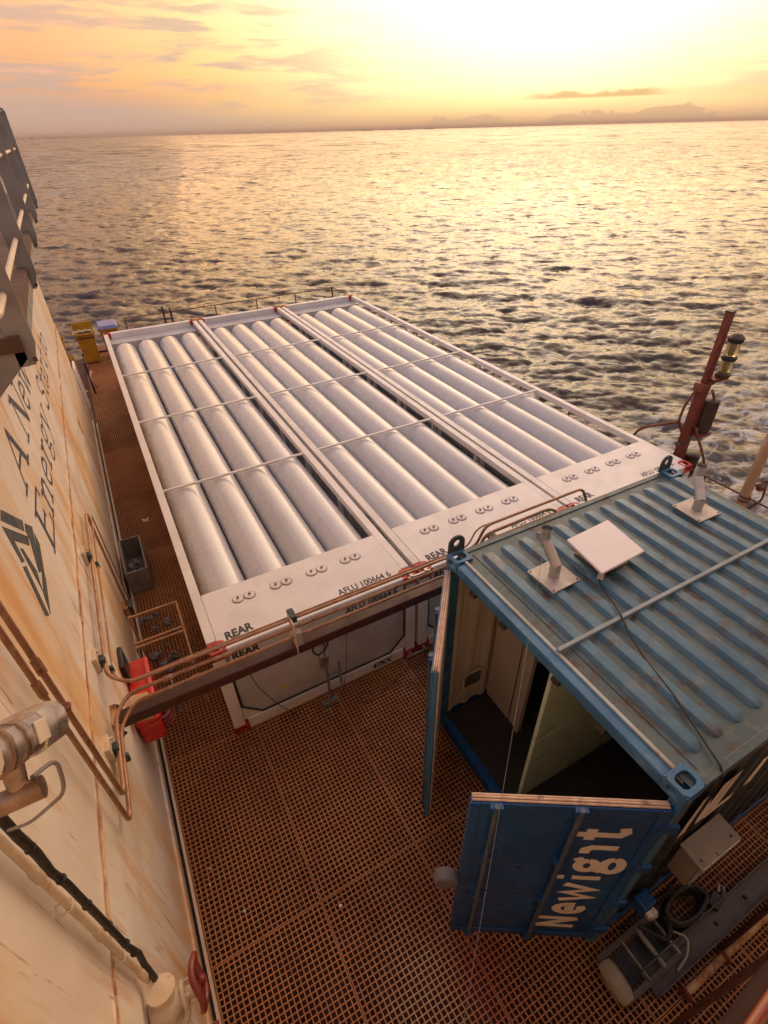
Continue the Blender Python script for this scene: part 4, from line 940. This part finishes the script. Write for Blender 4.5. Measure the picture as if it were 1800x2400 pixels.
solo(MB().prism([(-.36, 4.95, .004), (-.27, 4.93, .004), (-.25, 5.05, .02), (-.31, 5.0, .012), (-.37, 5.06, .016)], (0, 0, 1), .003), 'paper_scrap', m_paper, 'crumpled white scrap lying in the aisle beyond the crate', 'litter', smooth=0, loc=(-.3, 5, 0))
g = random.Random(21); spots = [(-.60, -1.23), (-.63, -1.36), (.38, -2.1), (-.40, -1.72), (1.42, -.92)]
for k, (x, yv) in enumerate(spots):
    s = g.uniform(.008, .016); a = g.uniform(0, 3)
    solo(MB().prism([(x+s*math.cos(a+q)*g.uniform(.6, 1.5), yv+s*math.sin(a+q), .002) for q in (0, 1.3, 2.6, 4.0, 5.2)], (0, 0, 1), .004), 'paint_chip', m_paper, 'tiny pale flake lying on the open grating', 'litter', 'pale flakes on the grating', smooth=0, loc=(x, yv, 0))
# yellow wheeled bins at the far corner
def wheelie(cx, cy, lab, lidm, open_):
    t = thing('wheeled_bin', lab, 'bin', (cx, cy, 0), 'yellow bins at the stern')
    v = []
    for (z, hx, hy) in ((.06, .20, .22), (.90, .25, .28)): v += [(cx-hx, cy-hy, z), (cx+hx, cy-hy, z), (cx+hx, cy+hy, z), (cx-hx, cy+hy, z)]
    part(MB().add(v, [(3, 2, 1, 0), (0, 1, 5, 4), (1, 2, 6, 5), (2, 3, 7, 6), (3, 0, 4, 7)]), 'body', m_yellow, t, smooth=0)
    part(MB().holed((cx, cy, .90), (1, 0, 0), (0, 1, 0), (0, 0, 1), .30, .33, .255, .285, .04, sq=12), 'rim', m_yellow, t)
    if open_:
        part(MB().obox((cx, cy, .80), (.25, 0, 0), (0, .28, 0), (0, 0, .02)), 'rubbish', m_binlid, t)
        part(MB().obox((cx, cy+.36, 1.02), (.27, 0, 0), (0, .02, .0), (0, 0, .10)), 'lid', m_yellow, t, bevel=.01)
        for k in range(5): part(lump((cx-.22+.1*k, cy+.05*(k % 2), .93), .07, 300+k), 'rubbish', M('rubbish', (.62, .5, .3), (.5, .4, .2), 12), t, smooth=0)
    else:
        part(MB().add([(cx-.29, cy-.32, .95), (cx+.29, cy-.32, .95), (cx+.29, cy+.32, .97), (cx-.29, cy+.32, .97), (cx-.24, cy-.26, 1.03), (cx+.24, cy-.26, 1.03), (cx+.24, cy+.26, 1.07), (cx-.24, cy+.26, 1.07)], [(0, 1, 5, 4), (1, 2, 6, 5), (2, 3, 7, 6), (3, 0, 4, 7), (4, 5, 6, 7)]), 'lid', lidm, t, smooth=0)
    part(MB().tube([(cx-.24, cy+.36, .93), (cx+.24, cy+.36, .93)], .018, 8), 'handle', m_yellow, t)
    for s in (-1, 1): part(MB().lathe([(.02, -.02), (.09, -.02), (.09, .02), (.02, .02)], (cx+s*.19, cy+.24, .09), (1, 0, 0), 14), 'wheel', m_black, t)
wheelie(-.50, 14.62, 'yellow bin with rubbish showing, left one at the stern corner', m_binlid, True)
wheelie(.18, 14.75, 'yellow bin with a blue lid beside the near module corner', m_bluelid, False)
for (x, yv, hgt, lab) in ((-1.05, 12.9, 1.3, 'taller yellow post at the far end of the bulkhead'), (-.93, 12.1, .95, 'shorter yellow post at the far end of the bulkhead')):
    t = thing('yellow_post', lab, 'post', (x, yv, 0), 'yellow posts at the stern')
    part(MB().tube([(x, yv, 0), (x, yv, hgt)], .045, 12), 'shaft', m_yellow, t)
    part(MB().lathe([(.09, 0), (.09, .02), (.06, .03)], (x, yv, 0), (0, 0, 1), 14), 'base_plate', m_yellow, t)
    part(MB().tube([(x, yv, hgt), (x, yv-.12, hgt+.06)], .07, 12), 'head', m_yellow, t)
solo(MB().tube(arc([(-.79, 9.3, 0.3), (-.79, 9.3, 1.55), (-.79, 9.9, 1.55), (-.79, 9.9, .4)], .1), .025, 8), 'white_hoop', m_wall, 'small white pipe hoop at the far end of the bulkhead', 'pipe', loc=(-.79, 9.6, .3))
solo(MB().tube([(-.60+.02*math.sin(a*2), 11.9+.17*math.cos(a), .36+.20*math.sin(a)) for a in np.linspace(0, 2*math.pi, 24, endpoint=False)], .032, 8, close=True), 'pink_hose_coil', m_pinkrope, 'faded pink hose coil hanging near the yellow posts', 'hose', loc=(-.6, 11.9, .42))
t = thing('hose_reel_post', 'dark rusty post holding the pink hose coil near the stern', 'post', (-.64, 11.9, 0))
part(MB().tube([(-.66, 11.9, 0), (-.66, 11.9, .85)], .03, 8), 'shaft', m_dark, t); part(MB().tube([(-.66, 11.9, .70), (-.58, 11.9, .70)], .02, 8), 'hook', m_dark, t)

# ------------------------------------------------------------------ guard rails at the deck edges
def guard(x0, y0, x1, y1, n, lab, h=1.0, rr=.016, posts_extra=()):
    t = thing('guard_rail', lab, 'railing', (x0, y0, 0))
    for z in (h, h*.62): part(MB().tube([(x0, y0, z), (x1, y1, z)], rr if z == h else rr*.7, 8), 'rail', m_rail, t)
    for k in range(n+1):
        f = k/n; x, yv = x0+(x1-x0)*f, y0+(y1-y0)*f
        part(MB().tube([(x, yv, 0), (x, yv, h+.02)], .02, 8), 'stanchion', m_rail, t)
    return t
guard(.75, 15.25, 8.0, 15.25, 5, 'thin brown guard rail across the stern behind the modules', .97)
guard(8.0, -6.0, 8.0, 15.2, 14, 'thin brown guard rail along the seaward deck edge', 1.0)
t = thing('stern_gate_post', 'pair of short dark posts on the stern rail behind the near module', 'post', (1.95, 15.2, 0))
for d in (0, .22): part(MB().tube([(1.95+d, 15.2, 0), (1.95+d, 15.2, 1.18-d*.3)], .028, 8), 'post', m_dark, t)
# tall pale pole
t = thing('stained_pole', 'tall pale rust-stained pole standing at the seaward deck edge', 'pole', (7.98, -.62, 0))
part(MB().tube([(7.98, -.62, 0), (7.98, -.60, 2.2), (7.98, -.58, 4.6)], .072, 16), 'shaft', m_pole, t)
part(MB().lathe([(.12, 0), (.12, .03), (.085, .04), (.085, .16)], (7.98, -.62, 0), (0, 0, 1), 16), 'base', m_mast, t)
for z in (.93, 1.0): part(MB().lathe([(.074, 0), (.082, .01), (.082, .035), (.074, .045)], (7.98, -.62, z), (0, 0, 1), 16), 'rope_turn', m_rail, t)
part(MB().tube(arc([(8.05, -.66, 1.2), (8.13, -.75, 1.34), (8.12, -.80, 1.0), (8.07, -.70, .8)], .06), .016, 8), 'rope_tail', m_rail, t)
part(lump((8.08, -.72, 1.22), .09, 77), 'rope_knot', m_rail, t)

# ------------------------------------------------------------------ navigation light mast
MX, MY = 8.12, .66
t = thing('light_mast', 'rust-red mast with stacked navigation lights at the seaward deck edge', 'mast', (MX, MY, 0))
part(MB().box(MX-.08, MX+.08, MY-.065, MY+.065, 0, 2.32), 'lower_column', m_mast, t, bevel=.012)
part(MB().box(MX-.055, MX+.055, MY-.045, MY+.045, 2.32, 3.44), 'upper_column', m_mast, t, bevel=.008)
part(MB().box(MX-.06, MX+.06, MY-.05, MY+.05, 3.44, 3.47), 'cap', m_dark, t)
part(MB().box(MX-.14, MX+.06, MY-.085, MY+.085, 2.25, 2.38), 'splice', m_mast, t, bevel=.01)
lx, ly = MX+.22, MY-.10
part(MB().bar((MX+.04, MY-.02, 2.42), (lx+.06, ly, 2.46), .20, .05), 'shelf', m_mast, t, bevel=.006)
part(MB().bar((MX+.05, MY, 2.28), (lx, ly, 2.45), .03, .05), 'shelf_brace', m_mast, t)
nl = part(MB().lathe([(.11, 0), (.11, .03), (.09, .05)], (lx, ly, 2.48), (0, 0, 1), 20), 'lamp_base', m_dark, t)
for k, z in enumerate((2.53, 2.80)):
    part(MB().lathe([(.078, 0), (.088, .03), (.090, .10), (.088, .17), (.078, .20)], (lx, ly, z), (0, 0, 1), 24), 'lens', m_lens, nl)
    part(MB().lathe([(.03, 0.005), (.035, .10), (.03, .19)], (lx, ly, z), (0, 0, 1), 12), 'bulb_holder', m_valve, nl)
    part(MB().lathe([(.10, 0), (.11, .02), (.11, .045), (.085, .065)], (lx, ly, z+.20), (0, 0, 1), 20), 'lamp_cap', m_black, nl)
part(MB().lathe([(.11, 0), (.115, .02), (.06, .07), (.01, .08)], (lx, ly, 3.05), (0, 0, 1), 20), 'top_cap', m_dark, nl)
for (z, hh, dxx) in ((1.52, .55, .20), (.72, .36, .22)):
    part(MB().lathe([(.05, 0), (.12, .01), (.125, hh*.5), (.12, hh-.02), (.13, hh), (.10, hh+.02)], (MX+dxx, MY-.10, z), (0, 0, 1), 20), 'shaded_lamp', m_dark, t)
    part(MB().box(MX+.02, MX+dxx+.12, MY-.22, MY+.02, z-.05, z), 'lamp_shelf', m_mast, t, bevel=.004)
part(MB().tube(arc([(MX-.12, MY+.02, 2.30), (MX-.24, MY+.05, 2.05), (MX-.26, MY+.06, 1.75), (MX-.12, MY+.02, 1.52)], .1), .020, 8), 'conduit_bow', m_mast, t)
part(MB().tube(arc([(MX-.24, MY+.08, 1.72), (MX-.30, MY+.65, 1.38), (MX-.30, MY+.78, 1.10), (MX-.30, MY+.80, .05)], .15), .022, 8), 'stay_pipe', m_mast, t)
part(MB().tube(arc([(MX+.03, MY-.08, 1.62), (MX-.0, MY-.42, 1.2), (MX-.0, MY-.52, .95), (MX-.0, MY-.54, .05)], .15), .022, 8), 'stay_pipe', m_mast, t)
part(MB().tube(arc([(MX-.075, MY-.06, 3.05), (MX-.13, MY-.05, 2.95), (MX-.13, MY-.05, 2.55), (MX-.08, MY-.06, 2.42)], .06), .016, 8), 'grab_rail', m_mast, t)
part(MB().tube(arc([(MX+.10, MY-.09, 2.26), (MX+.20, MY-.13, 2.1), (MX+.20, MY-.13, 1.7), (MX+.06, MY-.09, 1.55)], .1), .022, 8), 'conduit_bow', m_pipe, t)
for z in (1.36, .92): part(MB().tube(arc([(MX-.10, MY-.05, z), (MX-.26, MY-.04, z-.03), (MX-.27, MY-.04, z+.05)], .03), .013, 8), 'step_hook', m_dark, t)

# ------------------------------------------------------------------ lower-left: conduit, cable, valve, camera housing
t = thing('wall_conduit', 'cream painted conduit with couplings running down the near bulkhead', 'conduit', (-.81, -2.50, 2.0))
part(MB().tube([(-.81, -2.50, 4.7), (-.81, -2.50, 1.95)], .0165, 12), 'conduit_pipe', m_valve, t)
for z in (3.42, 2.72, 2.05): part(MB().tube([(-.81, -2.50, z-.05), (-.81, -2.50, z-.03), (-.81, -2.50, z+.03), (-.81, -2.50, z+.05)], [.018, .022, .022, .018], 10), 'coupling', m_valve, t)
for z in (3.1, 2.4): part(MB().tube([(WX-.01, -2.525, z), (-.80, -2.522, z), (-.792, -2.50, z), (-.80, -2.478, z), (WX-.01, -2.475, z)], .005, 6), 'saddle', m_valve, t)
g = random.Random(5); cb = thing('cable_bundle', 'thick black cable bundle tied beside the cream conduit', 'cable', (-.79, -2.44, 2.0))
P = [(-.80+g.uniform(-.006, .006), -2.435+g.uniform(-.008, .008)+.0*z, z) for z in np.linspace(4.6, 2.15, 16)]+[(-.795, -2.46, 2.05), (-.77, -2.52, 1.97)]
part(MB().tube(P, [.019]*8+[.017]*10, 10), 'sheath', m_cable, cb)
for z in (3.5, 3.2, 2.9, 2.62, 2.35, 2.2): part(MB().lathe([(.018, 0), (.022, .003), (.022, .009), (.018, .012)], (-.80, -2.437, z), (0, 0, 1), 10), 'cable_tie', m_black, cb)
def gate_valve(y, z, lab, wheel_y):
    t = thing('gate_valve', lab, 'valve', (-.76, y, z), 'gate valves on the near bulkhead')
    part(MB().lathe([(.055, 0), (.075, .01), (.085, .05), (.085, .12), (.06, .15), (.05, .17), (.075, .175), (.075, .195), (.035, .20), (.03, .26)], (-.85, y, z), (1, 0, 0), 18), 'body', m_valve, t, smooth=30)
    part(MB().lathe([(.05, -.16), (.075, -.16), (.075, -.135), (.05, -.13), (.05, .13), (.075, .135), (.075, .16), (.05, .16)], (-.75, y, z), (0, .25, 1), 18), 'flanges', m_valve, t, smooth=30)
    for k in range(4):
        a = k*math.pi/2+.4; part(MB().lathe([(.010, 0), (.010, .02), (.005, .028)], (-.655, y+.06*math.cos(a), z+.06*math.sin(a)), (1, 0, 0), 6), 'bolt', m_valve, t)
    c = Vector((-.585, wheel_y, z)); hw = part(MB().tube([c+Vector((.010*math.sin(3*a), .128*math.cos(a), .128*math.sin(a))) for a in np.linspace(0, 2*math.pi, 30, endpoint=False)], .019, 10, close=True), 'handwheel', m_handwheel, t)
    for k in range(5):
        a = k*2*math.pi/5; part(MB().bar(c, c+Vector((0, .125*math.cos(a), .125*math.sin(a))), .022, .014), 'spoke', m_handwheel, hw)
    part(MB().lathe([(.03, -.02), (.03, .02), (.018, .035)], c, (1, 0, 0), 12), 'hub', m_handwheel, hw)
    part(MB().tube([(-.66, y, z), (c.x, wheel_y, z)], .013, 8), 'spindle', m_valve, t)
gate_valve(-2.62, 1.83, 'cream gate valve with dark red handwheel at the lower left', -2.60)
gate_valve(-2.86, 1.55, 'second gate valve partly out of view under the first', -2.88)
t = thing('camera_housing', 'bronze and silver camera housing on a wall arm at the left edge', 'camera', (-.46, -2.8, 4.45))
A = Vector((-.425, -2.70, 4.425)); B = Vector((-.455, -2.985, 4.70)); dA = (A-B).normalized(); sd = Vector((1, 0, 0)); upv = sd.cross(dA).normalized()
def loft(mb, secs, n=16):
    vs = []; fs = []
    for (c, a, bb) in secs:
        for k in range(n):
            q = 2*math.pi*k/n; ca, sa = math.cos(q), math.sin(q); e = (abs(ca)**3.2+abs(sa)**3.2)**(-1/3.2); vs.append(c+sd*a*ca*e+upv*bb*sa*e)
    for i in range(len(secs)-1):
        for k in range(n): fs.append((i*n+k, i*n+(k+1) % n, (i+1)*n+(k+1) % n, (i+1)*n+k))
    fs.append(tuple(range(n))[::-1]); fs.append(tuple((len(secs)-1)*n+k for k in range(n)))
    return mb.add(vs, fs)
def at(f): return B+(A-B)*f
part(loft(MB(), [(at(0), .030, .025), (at(.03), .052, .045), (at(.45), .058, .05), (at(.62), .058, .05)]), 'rear_body', m_lamp, t)
for f in (.12, .30): part(loft(MB(), [(at(f), .060, .052), (at(f+.03), .060, .052)]), 'band', m_lampdark, t)
part(loft(MB(), [(at(.60), .061, .053), (at(.64), .064, .056), (at(.94), .064, .056), (at(1.0), .058, .05)]), 'front_body', m_lamp, t)
part(loft(MB(), [(at(.99), .052, .045), (at(1.02), .050, .043)]), 'window', m_black, t)
part(MB().obox(at(.52)+sd*.060, dA*.034, upv*.026, sd*.003), 'name_plate', M('plate_pale', (.72, .62, .50), (.62, .52, .42), 12, rough=.4), t, bevel=.002)
part(MB().tube([at(.42)-upv*.05, at(.42)-upv*.11], [.024, .020], 14), 'swivel', m_lampdark, t)
e = at(.42)-upv*.115
part(MB().tube([e+sd*.045, e-sd*.045], .026, 14), 'knuckle', m_lampdark, t)
part(MB().tube([e, e+Vector((-.20, -.02, -.02)), Vector((WX-.01, -3.02, 4.40))], .019, 12), 'arm', m_lampdark, t)
part(MB().tube(arc([e+Vector((.03, .02, .02)), e+Vector((.055, .10, -.05)), e+Vector((.02, .12, -.22)), Vector((-.62, -2.66, 3.98)), Vector((-.79, -2.47, 3.72))], .12, 6), .0055, 8), 'cable', m_cablegrey, t)
part(lump((-.392, -2.60, 4.345), .016, 5), 'front_screw', m_mast, t)

# ------------------------------------------------------------------ lower-right deck clutter and coaming
t = thing('deck_channel', 'long dull grey-brown steel channel lying beside the container', 'channel', (3.2, -3.85, 0))
part(MB().box(2.35, 6.4, -3.90, -3.72, .004, .05), 'web', m_channel, t, bevel=.004)
part(MB().box(2.352, 6.4, -3.905, -3.89, .05, .13), 'flange', m_channel, t, bevel=.003); part(MB().box(2.352, 6.4, -3.73, -3.715, .05, .13), 'flange', m_channel, t, bevel=.003)
t = thing('steel_cradle', 'small pale ladder-like steel cradle lying beside the container foot', 'cradle', (2.5, -3.66, 0))
for xx, w_ in ((2.72, .022), (2.54, .034), (2.36, .014)): part(MB().bar((xx, -3.50, .10), (xx, -3.80, .10), w_, .03), 'rung', M('rung_grey', (.30, .27, .24), (.2, .17, .14), 9, rough=.5), t, bevel=.003)
for yy in (-3.50, -3.80): part(MB().bar((2.10, yy, .075), (2.86, yy, .075), .05, .05), 'stringer', m_channel, t, bevel=.004)
for xx in (2.2, 2.8):
    for yy in (-3.5, -3.8): part(MB().box(xx-.02, xx+.02, yy-.02, yy+.02, .004, .05), 'foot', m_channel, t)
solo(MB().box(2.16, 2.82, -3.76, -3.54, .006, .03), 'dark_tray', m_black, 'dark drip tray inside the pale steel cradle', 'tray', bevel=.006, loc=(2.5, -3.65, 0))
solo(MB().tube(arc([(2.78, -3.66, .12), (2.86, -3.76, .14), (2.74, -3.84, .13), (2.62, -3.86, .08)], .06), .009, 8), 'short_hose', m_galvp, 'short pale hose curling off the steel cradle', 'hose', loc=(2.7, -3.75, .1))
solo(MB().lathe([(.02, -.15), (.055, -.14), (.075, -.08), (.08, 0), (.075, .08), (.055, .14), (.02, .15)], (2.12, -3.67, .085), (.05, 1, 0), 18), 'float', m_float, 'pale cream float lying on the grating beside the steel cradle', 'float', smooth=50, loc=(2.12, -3.67, .085))
t = thing('hose_coil', 'coiled black hose lying on deck beside the blue container foot', 'hose', (3.02, -3.62, 0))
for k in range(5):
    rr_ = .16-.008*(k % 2); part(MB().tube([(3.02+1.35*rr_*math.cos(a)+.01*math.sin(5*a+k), -3.60+.62*rr_*math.sin(a), .03+.042*k+.006*math.sin(3*a+k)) for a in np.linspace(0, 2*math.pi, 26, endpoint=False)], .021, 8, close=True), 'hose_turn', m_cable, t)
part(MB().tube(arc([(2.80, -3.62, .20), (2.70, -3.70, .12), (2.62, -3.62, .16), (2.56, -3.50, .14)], .06), .019, 8), 'hose_tail', m_cable, t)
t = thing('rusty_pipe', 'rusty pipe with flanged joints lying along the grey channel', 'pipe', (3.3, -4.0, 0))
part(MB().tube([(2.55, -3.985, .05), (6.2, -3.985, .05)], .03, 10), 'pipe_run', m_weld, t)
for xx in (2.56, 3.05, 3.9): part(MB().lathe([(.05, -.012), (.055, -.01), (.055, .01), (.05, .012)], (xx, -3.985, .05), (1, 0, 0), 14), 'flange', m_mast, t)
for k, (xx, yy) in enumerate(((2.52, -3.81), (2.78, -3.81), (3.2, -3.81), (3.6, -3.81), (4.1, -3.81))):
    part(MB().lathe([(.018, 0), (.018, .014), (.009, .022)], (xx, yy, .05), (0, 0, 1), 6), 'bolt', m_dark, bpy.data.objects['deck_channel'])
t = thing('shackle_block', 'small dark pulley block with shackle lying between channel and hose coil', 'block', (3.33, -3.70, 0))
part(MB().obox((3.33, -3.70, .05), (.07, .02, 0), (-.015, .045, 0), (0, 0, .045)), 'cheek', m_dark, t, bevel=.012)
part(MB().tube([(3.42, -3.67, .06), (3.48, -3.64, .07), (3.50, -3.67, .06), (3.46, -3.71, .05), (3.41, -3.71, .05)], .012, 8), 'shackle', m_galvp, t)
t = thing('coaming', 'low grey double-lipped coaming crossing the near deck corner', 'coaming', (3.0, -4.3, 0))
m_coam = M('coaming_grey', (.24, .20, .17), (.17, .13, .11), 3, rough=.5, over=[((.26, .12, .05), 5, (1, 1, 1), .56, .7, .6)])
part(MB().box(1.9, 7.9, -4.285, -4.235, .003, .10), 'lip', m_coam, t, bevel=.004)
part(MB().box(1.9, 7.9, -4.40, -4.35, .003, .12), 'lip', m_coam, t, bevel=.004)
t = thing('bulwark_rail', 'orange-lit oxide red rail at the bottom right corner', 'railing', (1.5, -4.06, 3.0))
part(MB().tube([(.9, -4.125, 3.0), (3.2, -3.985+.07, 3.0)], .022, 12), 'rail', m_orange, t)
part(MB().prism([(.9, -4.14, 2.975), (3.2, -3.93, 2.975), (3.2, -3.93, 2.2), (.9, -4.14, 2.2)], (0, -1, 0), .01), 'plate', m_hull, t)
for f in (0.05, .5, .95): part(MB().tube([(.9+2.3*f, -4.14+.21*f, .0), (.9+2.3*f, -4.14+.21*f, 2.98)], .02, 8), 'stanchion', m_beam, t)

# ------------------------------------------------------------------ evening haze over the water
hb = MB().box(-62000, 62000, -62000, 62000, SEA-2.5, 85)
me = bpy.data.meshes.new('haze'); me.from_pydata(hb.v, [], hb.f)
hm = bpy.data.materials.new('haze'); hm.use_nodes = True; hm.node_tree.nodes.clear()
vo = hm.node_tree.nodes.new('ShaderNodeVolumePrincipled'); vo.inputs['Color'].default_value = (.74, .60, .54, 1); vo.inputs['Density'].default_value = 7e-5; vo.inputs['Anisotropy'].default_value = .3
ho = hm.node_tree.nodes.new('ShaderNodeOutputMaterial'); hm.node_tree.links.new(vo.outputs[0], ho.inputs['Volume'])
me.materials.append(hm); hzo = bpy.data.objects.new('haze', me); COL.objects.link(hzo); hzo['kind'] = 'stuff'
